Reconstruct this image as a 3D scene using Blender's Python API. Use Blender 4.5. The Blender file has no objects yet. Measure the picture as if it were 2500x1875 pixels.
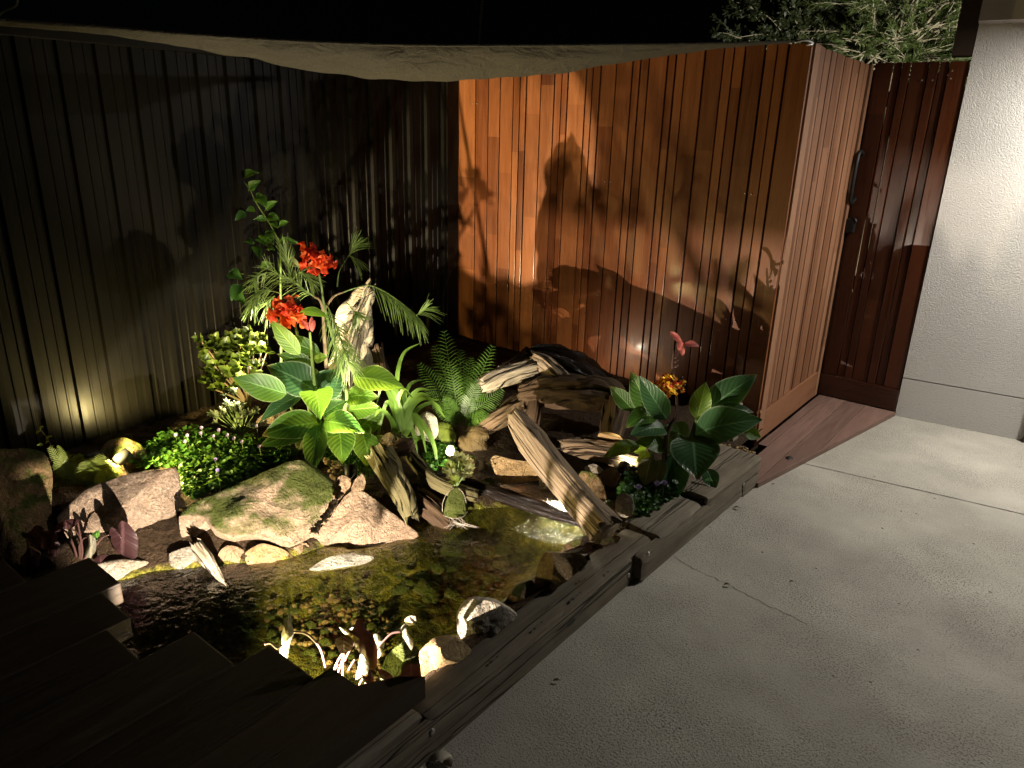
import bpy, bmesh, math, random
import numpy as np
from mathutils import Vector, Matrix, noise
random.seed(7); RNG = np.random.default_rng(7)
scene = bpy.context.scene
col = scene.collection

# ------------------------------------------------------------------ camera
F = 1800.0; CX, CY = 1250.0, 937.5; CAMZ = 1.6
R = np.array([[0.78040359, 0.62470346, 0.02675501],
              [0.22819891, -0.24471521, -0.94235859],
              [-0.58214732, 0.74152549, -0.33353328]])
cam_d = bpy.data.cameras.new('camera'); cam = bpy.data.objects.new('camera', cam_d); col.objects.link(cam)
cam_d.sensor_width = 36.0; cam_d.lens = 36.0 * F / 2500.0; cam_d.clip_start = 0.02; cam_d.clip_end = 500
rt, dn, fw = Vector(R[0]), Vector(R[1]), Vector(R[2])
m = Matrix.Identity(4)
for i in range(3):
    m[i][0] = rt[i]; m[i][1] = -dn[i]; m[i][2] = -fw[i]
m[2][3] = CAMZ
cam.matrix_world = m
scene.camera = cam

# ------------------------------------------------------------------ world, moon, exposure
world = bpy.data.worlds.new('World'); scene.world = world; world.use_nodes = True
wn = world.node_tree.nodes; wl = world.node_tree.links
sky = wn.new('ShaderNodeTexSky'); sky.sky_type = 'NISHITA'; sky.sun_disc = False
sky.sun_elevation = math.radians(12); sky.sun_rotation = math.radians(60)
wn['Background'].inputs['Strength'].default_value = 0.00006
wl.new(sky.outputs[0], wn['Background'].inputs['Color'])
sun_d = bpy.data.lights.new('moon', 'SUN'); sun_d.energy = 0.004; sun_d.angle = math.radians(0.5); sun_d.color = (1, .95, .88)
sun = bpy.data.objects.new('moon', sun_d); col.objects.link(sun)
sun.rotation_euler = (math.radians(60), 0, math.radians(60))
scene.view_settings.view_transform = 'Standard'; scene.view_settings.look = 'None'
scene.view_settings.exposure = 1.0; scene.view_settings.gamma = 1.0
scene.render.engine = 'CYCLES'
cy = scene.cycles
cy.use_denoising = True
try: cy.denoiser = 'OPENIMAGEDENOISE'
except Exception: pass
cy.max_bounces = 8; cy.diffuse_bounces = 3; cy.glossy_bounces = 3; cy.transmission_bounces = 6; cy.transparent_max_bounces = 12
cy.sample_clamp_indirect = 3.0; cy.blur_glossy = 0.5
cy.caustics_reflective = False; cy.caustics_refractive = False

# ------------------------------------------------------------------ placing helpers (pixels of the 2500x1875 picture -> metres)
CAM = Vector((0, 0, CAMZ))
def ray(sx, sy):
    v = R.T @ np.array([(sx-CX)/F, (sy-CY)/F, 1.0]); return Vector(v)
def at(sx, sy, z):
    d = ray(sx, sy); return CAM + d*((z-CAMZ)/d.z)
def aty(sx, sy, Y):
    d = ray(sx, sy); return CAM + d*(Y/d.y)
def atx(sx, sy, X):
    d = ray(sx, sy); return CAM + d*(X/d.x)
def pix(sx, sy, d): return CAM + ray(sx, sy)*d
def depth(p): return (Vector(p)-CAM).dot(fw)
def onplane(sx, sy, p0, n):
    d = ray(sx, sy); return CAM + d*((p0-CAM).dot(n)/d.dot(n))
def zz(ox, oy, s): return lambda x, y: (ox+x*s, oy+y*s)
Z1 = zz(450, 380, .31646); Z2 = zz(450, 750, .31646); Z3 = zz(1100, 800, .36166)
Z6 = zz(1450, 780, .20492); ZA = zz(1600, 1000, .18083)
UP = Vector((0, 0, 1))
TOCAM = Vector((-fw.x, -fw.y, 0)).normalized()

# ------------------------------------------------------------------ object helpers
def tag(o, label=None, cat=None, group=None, kind=None):
    if label: o['label'] = label
    if cat: o['category'] = cat
    if group: o['group'] = group
    if kind: o['kind'] = kind
    return o
def empty(name, loc=(0, 0, 0), **k):
    o = bpy.data.objects.new(name, None); col.objects.link(o); o.location = loc; o.empty_display_size = .05
    return tag(o, **k)
def mk(name, verts, faces, mat, parent=None, smooth=True, uv=None, **k):
    me = bpy.data.meshes.new(name)
    me.from_pydata([tuple(v) for v in verts], [], [tuple(int(i) for i in f) for f in faces])
    if uv is not None:
        lay = me.uv_layers.new(name='UVMap')
        idx = np.empty(len(me.loops), dtype=np.int32); me.loops.foreach_get('vertex_index', idx)
        lay.data.foreach_set('uv', np.asarray(uv, dtype=np.float32)[idx].ravel())
    if smooth: me.polygons.foreach_set('use_smooth', [True]*len(me.polygons))
    me.materials.append(mat); me.update()
    return place(name, me, parent, **k)
def place(name, me, parent=None, **k):
    o = bpy.data.objects.new(name, me); col.objects.link(o)
    if parent is not None:
        o.parent = parent
        o.matrix_parent_inverse = Matrix.Translation(parent.location).inverted()
    return tag(o, **k)
def box(name, lo, hi, mat, parent=None, bevel=.004, rz=0, **k):
    lo, hi = Vector(lo), Vector(hi); c = (lo+hi)/2; s = hi-lo
    bm = bmesh.new(); bmesh.ops.create_cube(bm, size=1)
    for v in bm.verts: v.co = Vector((v.co.x*s.x, v.co.y*s.y, v.co.z*s.z))
    if bevel: bmesh.ops.bevel(bm, geom=bm.edges[:], offset=min(bevel, min(s)*.3), segments=2, affect='EDGES', profile=.6)
    me = bpy.data.meshes.new(name); bm.to_mesh(me); bm.free(); me.materials.append(mat)
    o = bpy.data.objects.new(name, me); col.objects.link(o)
    if parent is not None:
        o.parent = parent; o.matrix_parent_inverse = Matrix.Translation(parent.location).inverted()
    o.location = c; o.rotation_euler = (0, 0, rz)
    return tag(o, **k)
def fbm(p, oct=4, lac=2.0, g=.5):
    a, s, f = 1.0, 0.0, 1.0
    for _ in range(oct):
        s += a*noise.noise(p*f); a *= g; f *= lac
    return s

# ------------------------------------------------------------------ material helpers
class Mat:
    def __init__(s, name):
        s.m = bpy.data.materials.new(name); s.m.use_nodes = True
        s.n = s.m.node_tree.nodes; s.l = s.m.node_tree.links; s.b = s.n['Principled BSDF']; s.out = s.n['Material Output']
        s.tc = None
    def node(s, t, **k):
        n = s.n.new(t)
        for a, v in k.items(): setattr(n, a, v)
        return n
    def link(s, a, b): s.l.new(a, b)
    def val(s, sock, v):
        if hasattr(v, 'is_output'): s.l.new(v, sock)
        elif isinstance(v, (tuple, list)) and len(v) == 3 and sock.type == 'RGBA': sock.default_value = (*v, 1)
        else: sock.default_value = v
    def coord(s, which='Object', scale=(1, 1, 1), loc=None):
        if s.tc is None: s.tc = s.node('ShaderNodeTexCoord')
        mp = s.node('ShaderNodeMapping'); s.link(s.tc.outputs[which], mp.inputs['Vector']); mp.inputs['Scale'].default_value = scale
        if loc is not None: s.val(mp.inputs['Location'], loc)
        return mp.outputs[0]
    def wpos(s, scale=(1, 1, 1)):
        g = s.node('ShaderNodeNewGeometry'); mp = s.node('ShaderNodeMapping'); s.link(g.outputs['Position'], mp.inputs['Vector'])
        mp.inputs['Scale'].default_value = scale; return mp.outputs[0]
    def noise(s, v, scale, detail=4, rough=.55, out='Fac', dist=0):
        n = s.node('ShaderNodeTexNoise'); s.link(v, n.inputs['Vector'])
        n.inputs['Scale'].default_value = scale; n.inputs['Detail'].default_value = detail; n.inputs['Roughness'].default_value = rough
        n.inputs['Distortion'].default_value = dist
        return n.outputs[out]
    def vor(s, v, scale, feature='F1', out='Distance', rnd=1):
        n = s.node('ShaderNodeTexVoronoi', feature=feature); s.link(v, n.inputs['Vector']); n.inputs['Scale'].default_value = scale
        n.inputs['Randomness'].default_value = rnd
        return n.outputs[out]
    def ramp(s, f, stops):
        n = s.node('ShaderNodeValToRGB'); s.link(f, n.inputs[0]); cr = n.color_ramp
        while len(cr.elements) < len(stops): cr.elements.new(.5)
        for e, (p, c) in zip(cr.elements, stops):
            e.position = p; e.color = (*c, 1) if isinstance(c, (tuple, list)) else (c, c, c, 1)
        return n.outputs[0]
    def mix(s, f, a, b, mode='MIX'):
        n = s.node('ShaderNodeMix', data_type='RGBA', blend_type=mode)
        s.val(n.inputs['Factor'], f); s.val(n.inputs['A'], a); s.val(n.inputs['B'], b); return n.outputs['Result']
    def math(s, op, a, b=0.0, clamp=False):
        n = s.node('ShaderNodeMath', operation=op, use_clamp=clamp); s.val(n.inputs[0], a); s.val(n.inputs[1], b); return n.outputs[0]
    def rand(s): return s.node('ShaderNodeObjectInfo').outputs['Random']
    def bump(s, h, strength=.5, dist=.01, prev=None):
        n = s.node('ShaderNodeBump'); s.link(h, n.inputs['Height']); n.inputs['Strength'].default_value = strength; n.inputs['Distance'].default_value = dist
        if prev is not None: s.link(prev, n.inputs['Normal'])
        return n.outputs[0]
    def done(s, color=None, rough=.6, normal=None, metal=0, spec=None, coat=0):
        b = s.b
        if color is not None: s.val(b.inputs['Base Color'], color)
        s.val(b.inputs['Roughness'], rough); b.inputs['Metallic'].default_value = metal
        if normal is not None: s.link(normal, b.inputs['Normal'])
        if spec is not None: b.inputs['Specular IOR Level'].default_value = spec
        if coat: b.inputs['Coat Weight'].default_value = coat; b.inputs['Coat Roughness'].default_value = .15
        return s.m
    def translucent(s, color, fac=.4, normal=None):
        t = s.node('ShaderNodeBsdfTranslucent'); s.val(t.inputs['Color'], color)
        if normal is not None: s.link(normal, t.inputs['Normal'])
        mx = s.node('ShaderNodeMixShader'); mx.inputs[0].default_value = fac
        s.link(s.b.outputs[0], mx.inputs[1]); s.link(t.outputs[0], mx.inputs[2]); s.link(mx.outputs[0], s.out.inputs['Surface'])
        return s.m

def rock_mat(name, base, dark, speck=1.0, moss=0.0, wet=.0, rough=.75):
    k = Mat(name); w = k.wpos(); c = k.coord('Object')
    rnd = k.rand()
    big = k.noise(w, 5, 5, .6); mid = k.noise(w, 22, 6, .7); fine = k.noise(w, 105, 3, .75); vr = k.vor(w, 150)
    colr = k.mix(k.ramp(big, [(.35, 0.0), (.65, 1.0)]), dark, base)
    stain = k.ramp(k.noise(w, 11, 6, .7, dist=.6), [(.5, 0.0), (.72, .55)])
    colr = k.mix(stain, colr, tuple(x*y for x, y in zip(base, (.62, .45, .26))))
    colr = k.mix(k.math('MULTIPLY', k.ramp(fine, [(.52, 0.0), (.66, 1.0)]), .75*speck), colr, tuple(x*.22 for x in base))
    colr = k.mix(k.math('MULTIPLY', k.ramp(k.noise(w, 75, 3, .7), [(.54, 0.0), (.66, 1.0)]), .6*speck), colr, tuple(min(1, x*1.5+.06) for x in base))
    colr = k.mix(.22, colr, k.ramp(rnd, [(0, tuple(x*.6 for x in base)), (.5, base), (1, (base[0]*1.05, base[1]*.9, base[2]*.7))]))
    if moss > 0:
        g = k.node('ShaderNodeNewGeometry'); sep = k.node('ShaderNodeSeparateXYZ'); k.link(g.outputs['Normal'], sep.inputs[0])
        mz = k.math('ADD', k.math('MULTIPLY', sep.outputs[2], .55), k.math('MULTIPLY', k.noise(w, 6, 5, .65), 1.1))
        mf = k.ramp(mz, [(1.0-moss*.45, 0.0), (1.18-moss*.45, 1.0)])
        mossc = k.mix(k.noise(w, 90, 3), (.035, .055, .008), (.13, .16, .025))
        colr = k.mix(mf, colr, mossc)
    h = k.math('ADD', k.math('MULTIPLY', mid, .8), k.math('MULTIPLY', fine, .25))
    nb = k.bump(h, 1.0, .03)
    nb = k.bump(k.noise(w, 9, 6, .75, dist=1.2), .8, .06, nb)
    return k.done(colr, rough=max(.15, rough-wet), normal=nb, spec=.3+.5*wet)

def wood_mat(name, c1, c2, c3, axis='z', scale=1.0, rough=.5, bump=.25, spec=.4, coat=0, pieces=0, crack=0, uv=False):
    k = Mat(name); r = k.rand()
    st = {'x': (2.5, 40, 40), 'y': (40, 2.5, 40), 'z': (40, 40, 2.5)}[axis]
    st = tuple(a*scale for a in st)
    loc = k.node('ShaderNodeCombineXYZ'); sh = k.math('MULTIPLY', r, 37.0)
    for i in range(3): k.link(sh, loc.inputs[i])
    v = k.coord('UV' if uv else 'Object', st, loc.outputs[0])
    g1 = k.noise(v, 1.0, 6, .62, dist=.8); g2 = k.noise(v, 4.0, 4, .6)
    c = k.ramp(g1, [(.28, c1), (.5, c2), (.75, c3)])
    big = k.noise(k.wpos(), 3.5, 4, .6)
    c = k.mix(k.ramp(big, [(.35, 0.0), (.7, .45)]), c, c1)
    c = k.mix(.55, c, k.ramp(r, [(0, c1), (.35, c2), (.65, tuple(x*.75 for x in c2)), (1, c3)]))
    if pieces:
        w = k.wpos(); sep = k.node('ShaderNodeSeparateXYZ'); k.link(w, sep.inputs[0])
        zc = k.math('FLOOR', k.math('MULTIPLY', k.math('ADD', sep.outputs[2], k.math('MULTIPLY', r, 9.0)), pieces))
        wn_ = k.node('ShaderNodeTexWhiteNoise', noise_dimensions='2D'); cb = k.node('ShaderNodeCombineXYZ'); k.link(zc, cb.inputs[0]); k.link(k.math('MULTIPLY', r, 91.0), cb.inputs[1]); k.link(cb.outputs[0], wn_.inputs['Vector'])
        c = k.mix(.30, c, k.ramp(wn_.outputs['Value'], [(0, tuple(x*.55 for x in c1)), (.4, c2), (.75, c3), (1, tuple(min(1, x*1.25) for x in c3))]))
    c = k.mix(k.math('MULTIPLY', k.ramp(g2, [(.5, 0.0), (.75, 1.0)]), .35), c, tuple(x*.4 for x in c1))
    h = k.math('ADD', g1, k.math('MULTIPLY', g2, .5))
    if crack:
        vm_ = k.node('ShaderNodeMapping'); k.link(v, vm_.inputs['Vector']); vm_.inputs['Scale'].default_value = tuple(.28 if q < 3 else 1 for q in st); cv = k.noise(vm_.outputs[0], .5, 3, .5, dist=.35); ck = k.ramp(cv, [(.485, 1.0), (.5, 0.0), (.515, 1.0)])
        c = k.mix(k.math('MULTIPLY', k.math('SUBTRACT', 1.0, ck), crack), c, tuple(x*.12 for x in c1))
        h = k.math('ADD', h, k.math('MULTIPLY', ck, 1.2*crack))
    nb = k.bump(h, bump, .013 if uv else .006)
    rg = k.ramp(g1, [(.3, max(0, rough-.1)), (.7, min(1, rough+.15))])
    return k.done(c, rough=rg, normal=nb, spec=spec, coat=coat)

def leaf_mat(name, c_dark, c_light, vein=70, trans=.4, rough=.38, ribs=True, edge=None, tcol=None, spec=.5):
    k = Mat(name); r = k.rand(); uv = k.coord('UV'); sep = k.node('ShaderNodeSeparateXYZ'); k.link(uv, sep.inputs[0])
    a = k.math('MULTIPLY', k.math('ABSOLUTE', k.math('SUBTRACT', sep.outputs[0], .5)), 2.0)
    c = k.mix(k.noise(k.wpos(), 16, 4), c_dark, c_light)
    c = k.mix(k.math('MULTIPLY', r, .5), c, tuple(x*.6 for x in c_dark))
    nb = None
    if ribs:
        ph = k.math('MULTIPLY', k.math('SUBTRACT', sep.outputs[1], k.math('MULTIPLY', a, .28)), vein)
        s = k.math('MULTIPLY', k.math('ADD', k.math('SINE', ph), 1.0), .5)
        s2 = k.math('MULTIPLY', k.math('ADD', k.math('SINE', k.math('MULTIPLY', ph, 2.7)), 1.0), .5)
        c = k.mix(k.math('MULTIPLY', k.math('POWER', s, 4.0), .15), c, tuple(min(1, x*1.7+.01) for x in c_light))
        mid = k.ramp(a, [(.0, 1.0), (.045, .7), (.08, 0.0)])
        c = k.mix(k.math('MULTIPLY', mid, .6), c, tuple(min(1, x*2.2+.03) for x in c_light))
        h = k.math('ADD', k.math('ADD', s, k.math('MULTIPLY', s2, .4)), k.math('MULTIPLY', mid, -1.5))
        nb = k.bump(h, .42, .0022)
    if edge:
        c = k.mix(k.math('MULTIPLY', k.ramp(a, [(.9, 0.0), (1.0, 1.0)]), .7), c, edge)
        age = k.math('ADD', k.math('MULTIPLY', k.noise(k.wpos(), 38, 4, .7), .5), k.math('MULTIPLY', k.ramp(sep.outputs[1], [(.8, 0.0), (1.0, 1.0)]), k.math('MULTIPLY', r, .42)))
        c = k.mix(k.math('MULTIPLY', k.ramp(age, [(.40, 0.0), (.50, 1.0)]), .7), c, (.20, .14, .05))
        c = k.mix(k.math('MULTIPLY', k.ramp(k.vor(k.wpos(), 30), [(.0, 1.0), (.10, 0.0)]), k.math('MULTIPLY', r, .5)), c, (.16, .12, .04))
    k.done(c, rough=rough, normal=nb, spec=spec)
    tc = tcol or tuple(min(1, x*2.2) for x in c_light)
    tcn = k.mix(.5, c, tc)
    return k.translucent(tcn, trans, nb)

# ---- the materials of this place
M = {}
M['timber'] = wood_mat('oiled_red_timber', (.058, .015, .004), (.17, .048, .012), (.32, .115, .036), 'z', 1.0, .42, .22, .35, .12, pieces=1.7)
M['timber_y'] = wood_mat('oiled_red_timber_rail', (.15, .062, .030), (.25, .115, .058), (.34, .18, .10), 'y', 1.0, .45, .2, .3)
M['timber_ret'] = wood_mat('pale_red_timber', (.12, .048, .022), (.22, .098, .048), (.34, .185, .105), 'z', 1.0, .5, .2, .3, 0, pieces=1.3)  # paler, less saturated timber for the side screen
M['gate'] = wood_mat('dark_gloss_timber', (.030, .008, .003), (.060, .016, .006), (.10, .028, .010), 'z', 1.0, .32, .08, .4, .08, pieces=1.3)
M['gate_rail'] = wood_mat('dark_gloss_rail', (.03, .009, .004), (.055, .016, .006), (.085, .024, .009), 'x', 1.0, .3, .08, .5, .2)
M['thresh'] = wood_mat('worn_brown_deck', (.10, .058, .045), (.18, .108, .085), (.27, .18, .145), 'y', .7, .55, .15, .4)
M['deck'] = wood_mat('dark_deck', (.020, .014, .009), (.042, .030, .018), (.07, .05, .03), 'y', .8, .55, .3, .35, crack=.6)
M['sleeper'] = wood_mat('weathered_sleeper', (.07, .058, .04), (.18, .154, .113), (.33, .295, .23), 'y', .7, .75, .75, .25, crack=.9)
M['drift'] = wood_mat('pale_driftwood', (.15, .10, .055), (.36, .27, .18), (.60, .50, .37), 'x', .75, .75, 1.0, .2, crack=1.0, uv=True)
M['bark'] = wood_mat('brown_old_log', (.030, .018, .010), (.095, .060, .034), (.20, .14, .085), 'x', .6, .8, 1.0, .2, crack=.9, uv=True)
M['wet_shaded_log'] = wood_mat('wet_and_shaded_black_log', (.006, .004, .003), (.016, .010, .006), (.035, .022, .013), 'x', 1.0, .2, 1.0, .25, uv=True)  # near-black for the wet log, and for roots whose shade is painted in
M['mosslog'] = wood_mat('mossy_log', (.06, .055, .02), (.17, .15, .07), (.33, .29, .17), 'x', .8, .75, .9, .25, crack=.8, uv=True)
M['stump'] = wood_mat('bleached_stump', (.22, .18, .115), (.46, .40, .29), (.66, .60, .46), 'x', .9, .8, 1.0, .2, crack=1.0, uv=True)
M['granite'] = rock_mat('pink_granite', (.47, .36, .26), (.33, .245, .175))
M['granite_moss'] = rock_mat('mossy_granite', (.42, .33, .23), (.28, .21, .14), moss=.42)
M['granite_brown'] = rock_mat('brown_granite', (.30, .20, .095), (.17, .11, .05), moss=.35)
M['tan'] = rock_mat('tan_stone', (.50, .36, .18), (.37, .25, .115), .9)
M['grey'] = rock_mat('grey_stone', (.44, .40, .33), (.30, .27, .21), .9)
M['river'] = rock_mat('smooth_river_stone', (.42, .30, .19), (.33, .22, .13), .35)
M['wetrock'] = rock_mat('wet_dark_rock', (.16, .10, .05), (.08, .05, .025), .8, moss=.3, wet=.5)
M['mossrock'] = rock_mat('green_mossy_rock', (.24, .22, .13), (.16, .15, .08), .8, moss=1.6)
M['whiterock'] = rock_mat('white_pitted_rock', (.72, .68, .55), (.55, .50, .38), .8)

def simple(name, c, rough=.5, metal=0, spec=.5, coat=0):
    return Mat(name).done(c, rough, None, metal, spec, coat)
k = Mat('charcoal_steel_sheet'); w = k.wpos(); n1 = k.noise(w, 3, 4); n2 = k.noise(k.wpos((60, 60, 4)), 1, 3)
M['steel'] = k.done(k.mix(k.ramp(n1, [(.3, 0.0), (.7, 1.0)]), (.006, .0055, .0042), (.009, .0082, .0062)), rough=k.ramp(n2, [(.3, .34), (.7, .42)]), spec=.10)
k = Mat('concrete'); w = k.wpos()
b1 = k.noise(w, 1.6, 6, .6); b2 = k.noise(w, 6, 5, .65); f1 = k.noise(w, 160, 2, .6); f2 = k.noise(w, 60, 4, .75)
c = k.mix(k.ramp(b1, [(.32, 0.0), (.68, 1.0)]), (.29, .279, .238), (.47, .452, .388))
c = k.mix(k.math('MULTIPLY', k.ramp(b2, [(.4, 0.0), (.7, 1.0)]), .35), c, (.33, .31, .275))
dens = k.ramp(k.noise(w, 2.3, 4, .6), [(.36, .2), (.70, 1.0)])
pit = k.math('MULTIPLY', k.ramp(f1, [(.53, 0.0), (.62, 1.0)]), dens)
c = k.mix(k.math('MULTIPLY', pit, .85), c, (.06, .056, .048))
spots = k.ramp(k.vor(w, 13), [(.0, 1.0), (.055, 1.0), (.085, 0.0)])
spots = k.math('MULTIPLY', spots, k.ramp(k.noise(w, 9, 2), [(.5, 0.0), (.56, 1.0)]))
c = k.mix(k.math('MULTIPLY', spots, .7), c, (.035, .03, .025))
h = k.math('SUBTRACT', k.math('ADD', k.math('MULTIPLY', k.math('MULTIPLY', k.noise(w, 120, 3, .7), dens), 1.3), k.math('MULTIPLY', b2, .3)), k.math('ADD', k.math('MULTIPLY', pit, .6), spots))
M['concrete'] = k.done(c, rough=k.ramp(b2, [(.3, .62), (.7, .8)]), normal=k.bump(h, .55, .007), spec=.3)
M['crack'] = simple('joint_dark', (.03, .027, .022), .9)  # flat dark brown for joints, cracks and holes
k = Mat('textured_render'); w = k.wpos()
h = k.math('ADD', k.noise(w, 150, 3, .6, dist=.3), k.math('MULTIPLY', k.noise(w, 340, 2), .4))
c = k.mix(k.noise(w, 2.2, 4), (.53, .52, .495), (.66, .65, .62))
M['render'] = k.done(c, rough=.85, normal=k.bump(k.ramp(h, [(.35, 0.0), (.8, 1.0)]), .6, .008), spec=.2)
M['soffit'] = simple('mauve_grey_beam', (.32, .29, .28), .6)
M['darktrim'] = simple('dark_brown_trim', (.035, .022, .016), .45)
k = Mat('garden_soil'); w = k.wpos()
c = k.mix(k.noise(w, 30, 5, .7), (.018, .011, .006), (.085, .055, .03))
c = k.mix(k.ramp(k.vor(w, 55), [(.0, .6), (.12, 0.0)]), c, (.20, .14, .08))
h = k.math('ADD', k.noise(w, 45, 5, .7), k.noise(w, 12, 4))
M['soil'] = k.done(c, .9, k.bump(h, 1.0, .03), spec=.2)
k = Mat('algae_pond_bed'); w = k.wpos()
g = k.noise(w, 5.5, 6, .72, dist=.9)
c = k.ramp(g, [(.32, (.014, .017, .004)), (.45, (.09, .095, .013)), (.55, (.27, .26, .036)), (.70, (.46, .37, .10))])
c = k.mix(k.ramp(k.noise(w, 40, 4, .7), [(.45, 0.0), (.7, .7)]), c, (.02, .022, .005))
sp_ = k.node('ShaderNodeSeparateXYZ'); k.link(w, sp_.inputs[0])
hz = k.math('ADD', sp_.outputs[2], k.math('MULTIPLY', k.math('SUBTRACT', k.noise(w, 14, 4, .7), .5), .07))
c = k.mix(k.ramp(k.math('MULTIPLY', k.math('ADD', hz, .1), 5.0), [(.70, 0.0), (.80, 1.0)]), c, k.mix(k.noise(w, 30, 5, .7), (.018, .011, .006), (.085, .055, .03)))
M['bed'] = k.done(c, .85, k.bump(k.math('ADD', g, k.noise(w, 40, 4, .7)), 1.0, .04), spec=.2)
FALLPT = tuple(at(1368, 1298, .04))
k = Mat('pond_water'); w = k.wpos()
h = k.math('ADD', k.noise(k.wpos((1, 1.0, 1)), 22, 3, .5, dist=.8), k.math('MULTIPLY', k.noise(w, 70, 2, .5), .25))
g0 = k.node('ShaderNodeVectorMath', operation='DISTANCE'); k.link(w, g0.inputs[0]); g0.inputs[1].default_value = FALLPT
mk_ = k.ramp(g0.outputs['Value'], [(.05, 1.0), (.34, 0.0)])
nb = k.bump(h, .20, .03)
nb = k.bump(k.math('MULTIPLY', k.noise(w, 85, 3, .6, dist=1.5), mk_), .9, .012, nb)
fr = k.node('ShaderNodeFresnel'); fr.inputs['IOR'].default_value = 1.4; k.link(nb, fr.inputs['Normal'])
gl = k.node('ShaderNodeBsdfGlossy'); gl.inputs['Roughness'].default_value = .015; gl.inputs['Color'].default_value = (1, 1, 1, 1); k.link(nb, gl.inputs['Normal'])
tr = k.node('ShaderNodeBsdfTransparent'); tr.inputs['Color'].default_value = (.74, .73, .45, 1)
mx = k.node('ShaderNodeMixShader'); k.link(k.math('MULTIPLY', fr.outputs[0], 1.8, True), mx.inputs[0]); k.link(tr.outputs[0], mx.inputs[1]); k.link(gl.outputs[0], mx.inputs[2]); k.link(mx.outputs[0], k.out.inputs['Surface'])
M['water'] = k.m
M['canna'] = leaf_mat('canna_leaf', (.030, .095, .014), (.085, .215, .03), 62, .42, .42, True, (.42, .5, .25), (.30, .52, .04))
M['canna_y'] = leaf_mat('yellow_green_canna_leaf', (.085, .19, .02), (.17, .32, .04), 62, .5, .36, True, (.5, .58, .25), (.45, .66, .05))  # lighter, yellower green with more translucency than the main canna leaf
M['canna_d'] = leaf_mat('deep_green_canna_leaf', (.022, .072, .026), (.05, .125, .045), 66, .25, .34, True, (.28, .36, .24), (.12, .26, .03))
M['canna_old'] = leaf_mat('fading_canna_leaf', (.16, .20, .07), (.30, .31, .13), 62, .4, .5, True, (.4, .36, .2), (.4, .4, .1))
M['strap'] = leaf_mat('strap_leaf', (.10, .21, .03), (.22, .36, .07), 8, .4, .4, False, None, (.45, .62, .12))
M['vine'] = leaf_mat('serrated_leaf', (.045, .13, .018), (.10, .23, .035), 34, .35, .4, True, None, (.2, .4, .04))
M['needle'] = leaf_mat('pine_needle', (.10, .17, .04), (.20, .30, .09), 8, .25, .45, False)
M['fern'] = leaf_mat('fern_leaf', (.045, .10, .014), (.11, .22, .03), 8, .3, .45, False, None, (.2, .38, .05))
M['fernlit'] = leaf_mat('lamplit_fern_leaf', (.13, .19, .03), (.27, .33, .05), 8, .4, .5, False, None, (.5, .5, .06))  # lighter, yellower copy of the fern green; the lamp glow is in the colour
M['fernold'] = leaf_mat('withered_fern_leaf', (.10, .06, .022), (.21, .15, .06), 8, .2, .7, False)
M['jade'] = leaf_mat('fleshy_jade_leaf', (.075, .125, .015), (.16, .235, .03), 8, .12, .33, False, (.20, .20, .04), None, .5)
M['silver'] = leaf_mat('silvery_leaf', (.09, .12, .06), (.19, .23, .13), 8, .2, .6, False)
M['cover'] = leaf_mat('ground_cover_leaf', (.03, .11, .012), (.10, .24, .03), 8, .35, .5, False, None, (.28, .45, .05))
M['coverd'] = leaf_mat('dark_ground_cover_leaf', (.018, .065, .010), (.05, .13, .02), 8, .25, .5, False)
M['taro'] = leaf_mat('shaded_taro_leaf', (.020, .009, .010), (.045, .018, .020), 40, .22, .45, True, None, (.30, .10, .05))  # shaded copy of the leaf: deck shade is put into the near-black
M['taro_p'] = leaf_mat('lit_taro_leaf', (.10, .095, .065), (.15, .14, .10), 40, .25, .5, True, None, (.6, .6, .35))  # lit copy of the same leaf: lamplight is put into the pale colour
M['tree'] = leaf_mat('tree_leaf', (.05, .082, .018), (.12, .165, .042), 8, .25, .5, False)
M['tree_d'] = leaf_mat('dark_tree_leaf', (.02, .032, .010), (.05, .065, .022), 8, .2, .5, False)
M['stem'] = simple('green_stem', (.12, .19, .05), .45)
M['stem_w'] = simple('woody_stem', (.20, .15, .09), .7)
M['stem_d'] = simple('dark_purple_stem', (.07, .035, .03), .45)
M['stem_p'] = simple('pale_pink_stem', (.22, .12, .10), .45)
M['twig'] = simple('pale_twig', (.33, .30, .20), .75)
def petal(name, a, b, t, trans=.35):
    k = Mat(name); c = k.mix(k.noise(k.wpos(), 55, 3), a, b); k.done(c, .5, spec=.3); return k.translucent(k.mix(.5, c, t), trans)
M['red'] = petal('red_petal', (.50, .028, .012), (.72, .085, .03), (.9, .14, .04))
M['orange'] = petal('orange_red_petal', (.60, .075, .02), (.78, .16, .045), (.95, .25, .06))
M['pink'] = petal('dusky_pink_petal', (.36, .075, .07), (.50, .16, .14), (.6, .2, .18))
k = Mat('yellow_petal_red_blotch'); f = k.ramp(k.noise(k.wpos(), 75, 2, .5), [(.47, 0.0), (.54, 1.0)])
k.done(k.mix(f, (.85, .58, .04), (.50, .05, .012)), .5); M['yellow'] = k.translucent(k.mix(f, (.9, .65, .06), (.6, .06, .02)), .4)
M['violet'] = petal('pale_violet_petal', (.22, .16, .42), (.36, .30, .56), (.5, .45, .7), .2)
M['black'] = simple('black_metal', (.008, .008, .008), .5, 0, .3)
M['bolt'] = simple('galvanised_bolt', (.55, .55, .53), .4, .8)
M['wire'] = simple('pale_wire', (.34, .30, .24), .45, .2)
M['endgrain'] = wood_mat('sawn_end_grain', (.22, .13, .06), (.38, .25, .11), (.50, .35, .17), 'x', .5, .7, .3, .2)
k = Mat('shade_cloth'); w = k.wpos(); n1 = k.noise(k.wpos((1, 1, 6)), 25, 4, .7); n2 = k.noise(w, 420, 2, .6)
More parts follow.
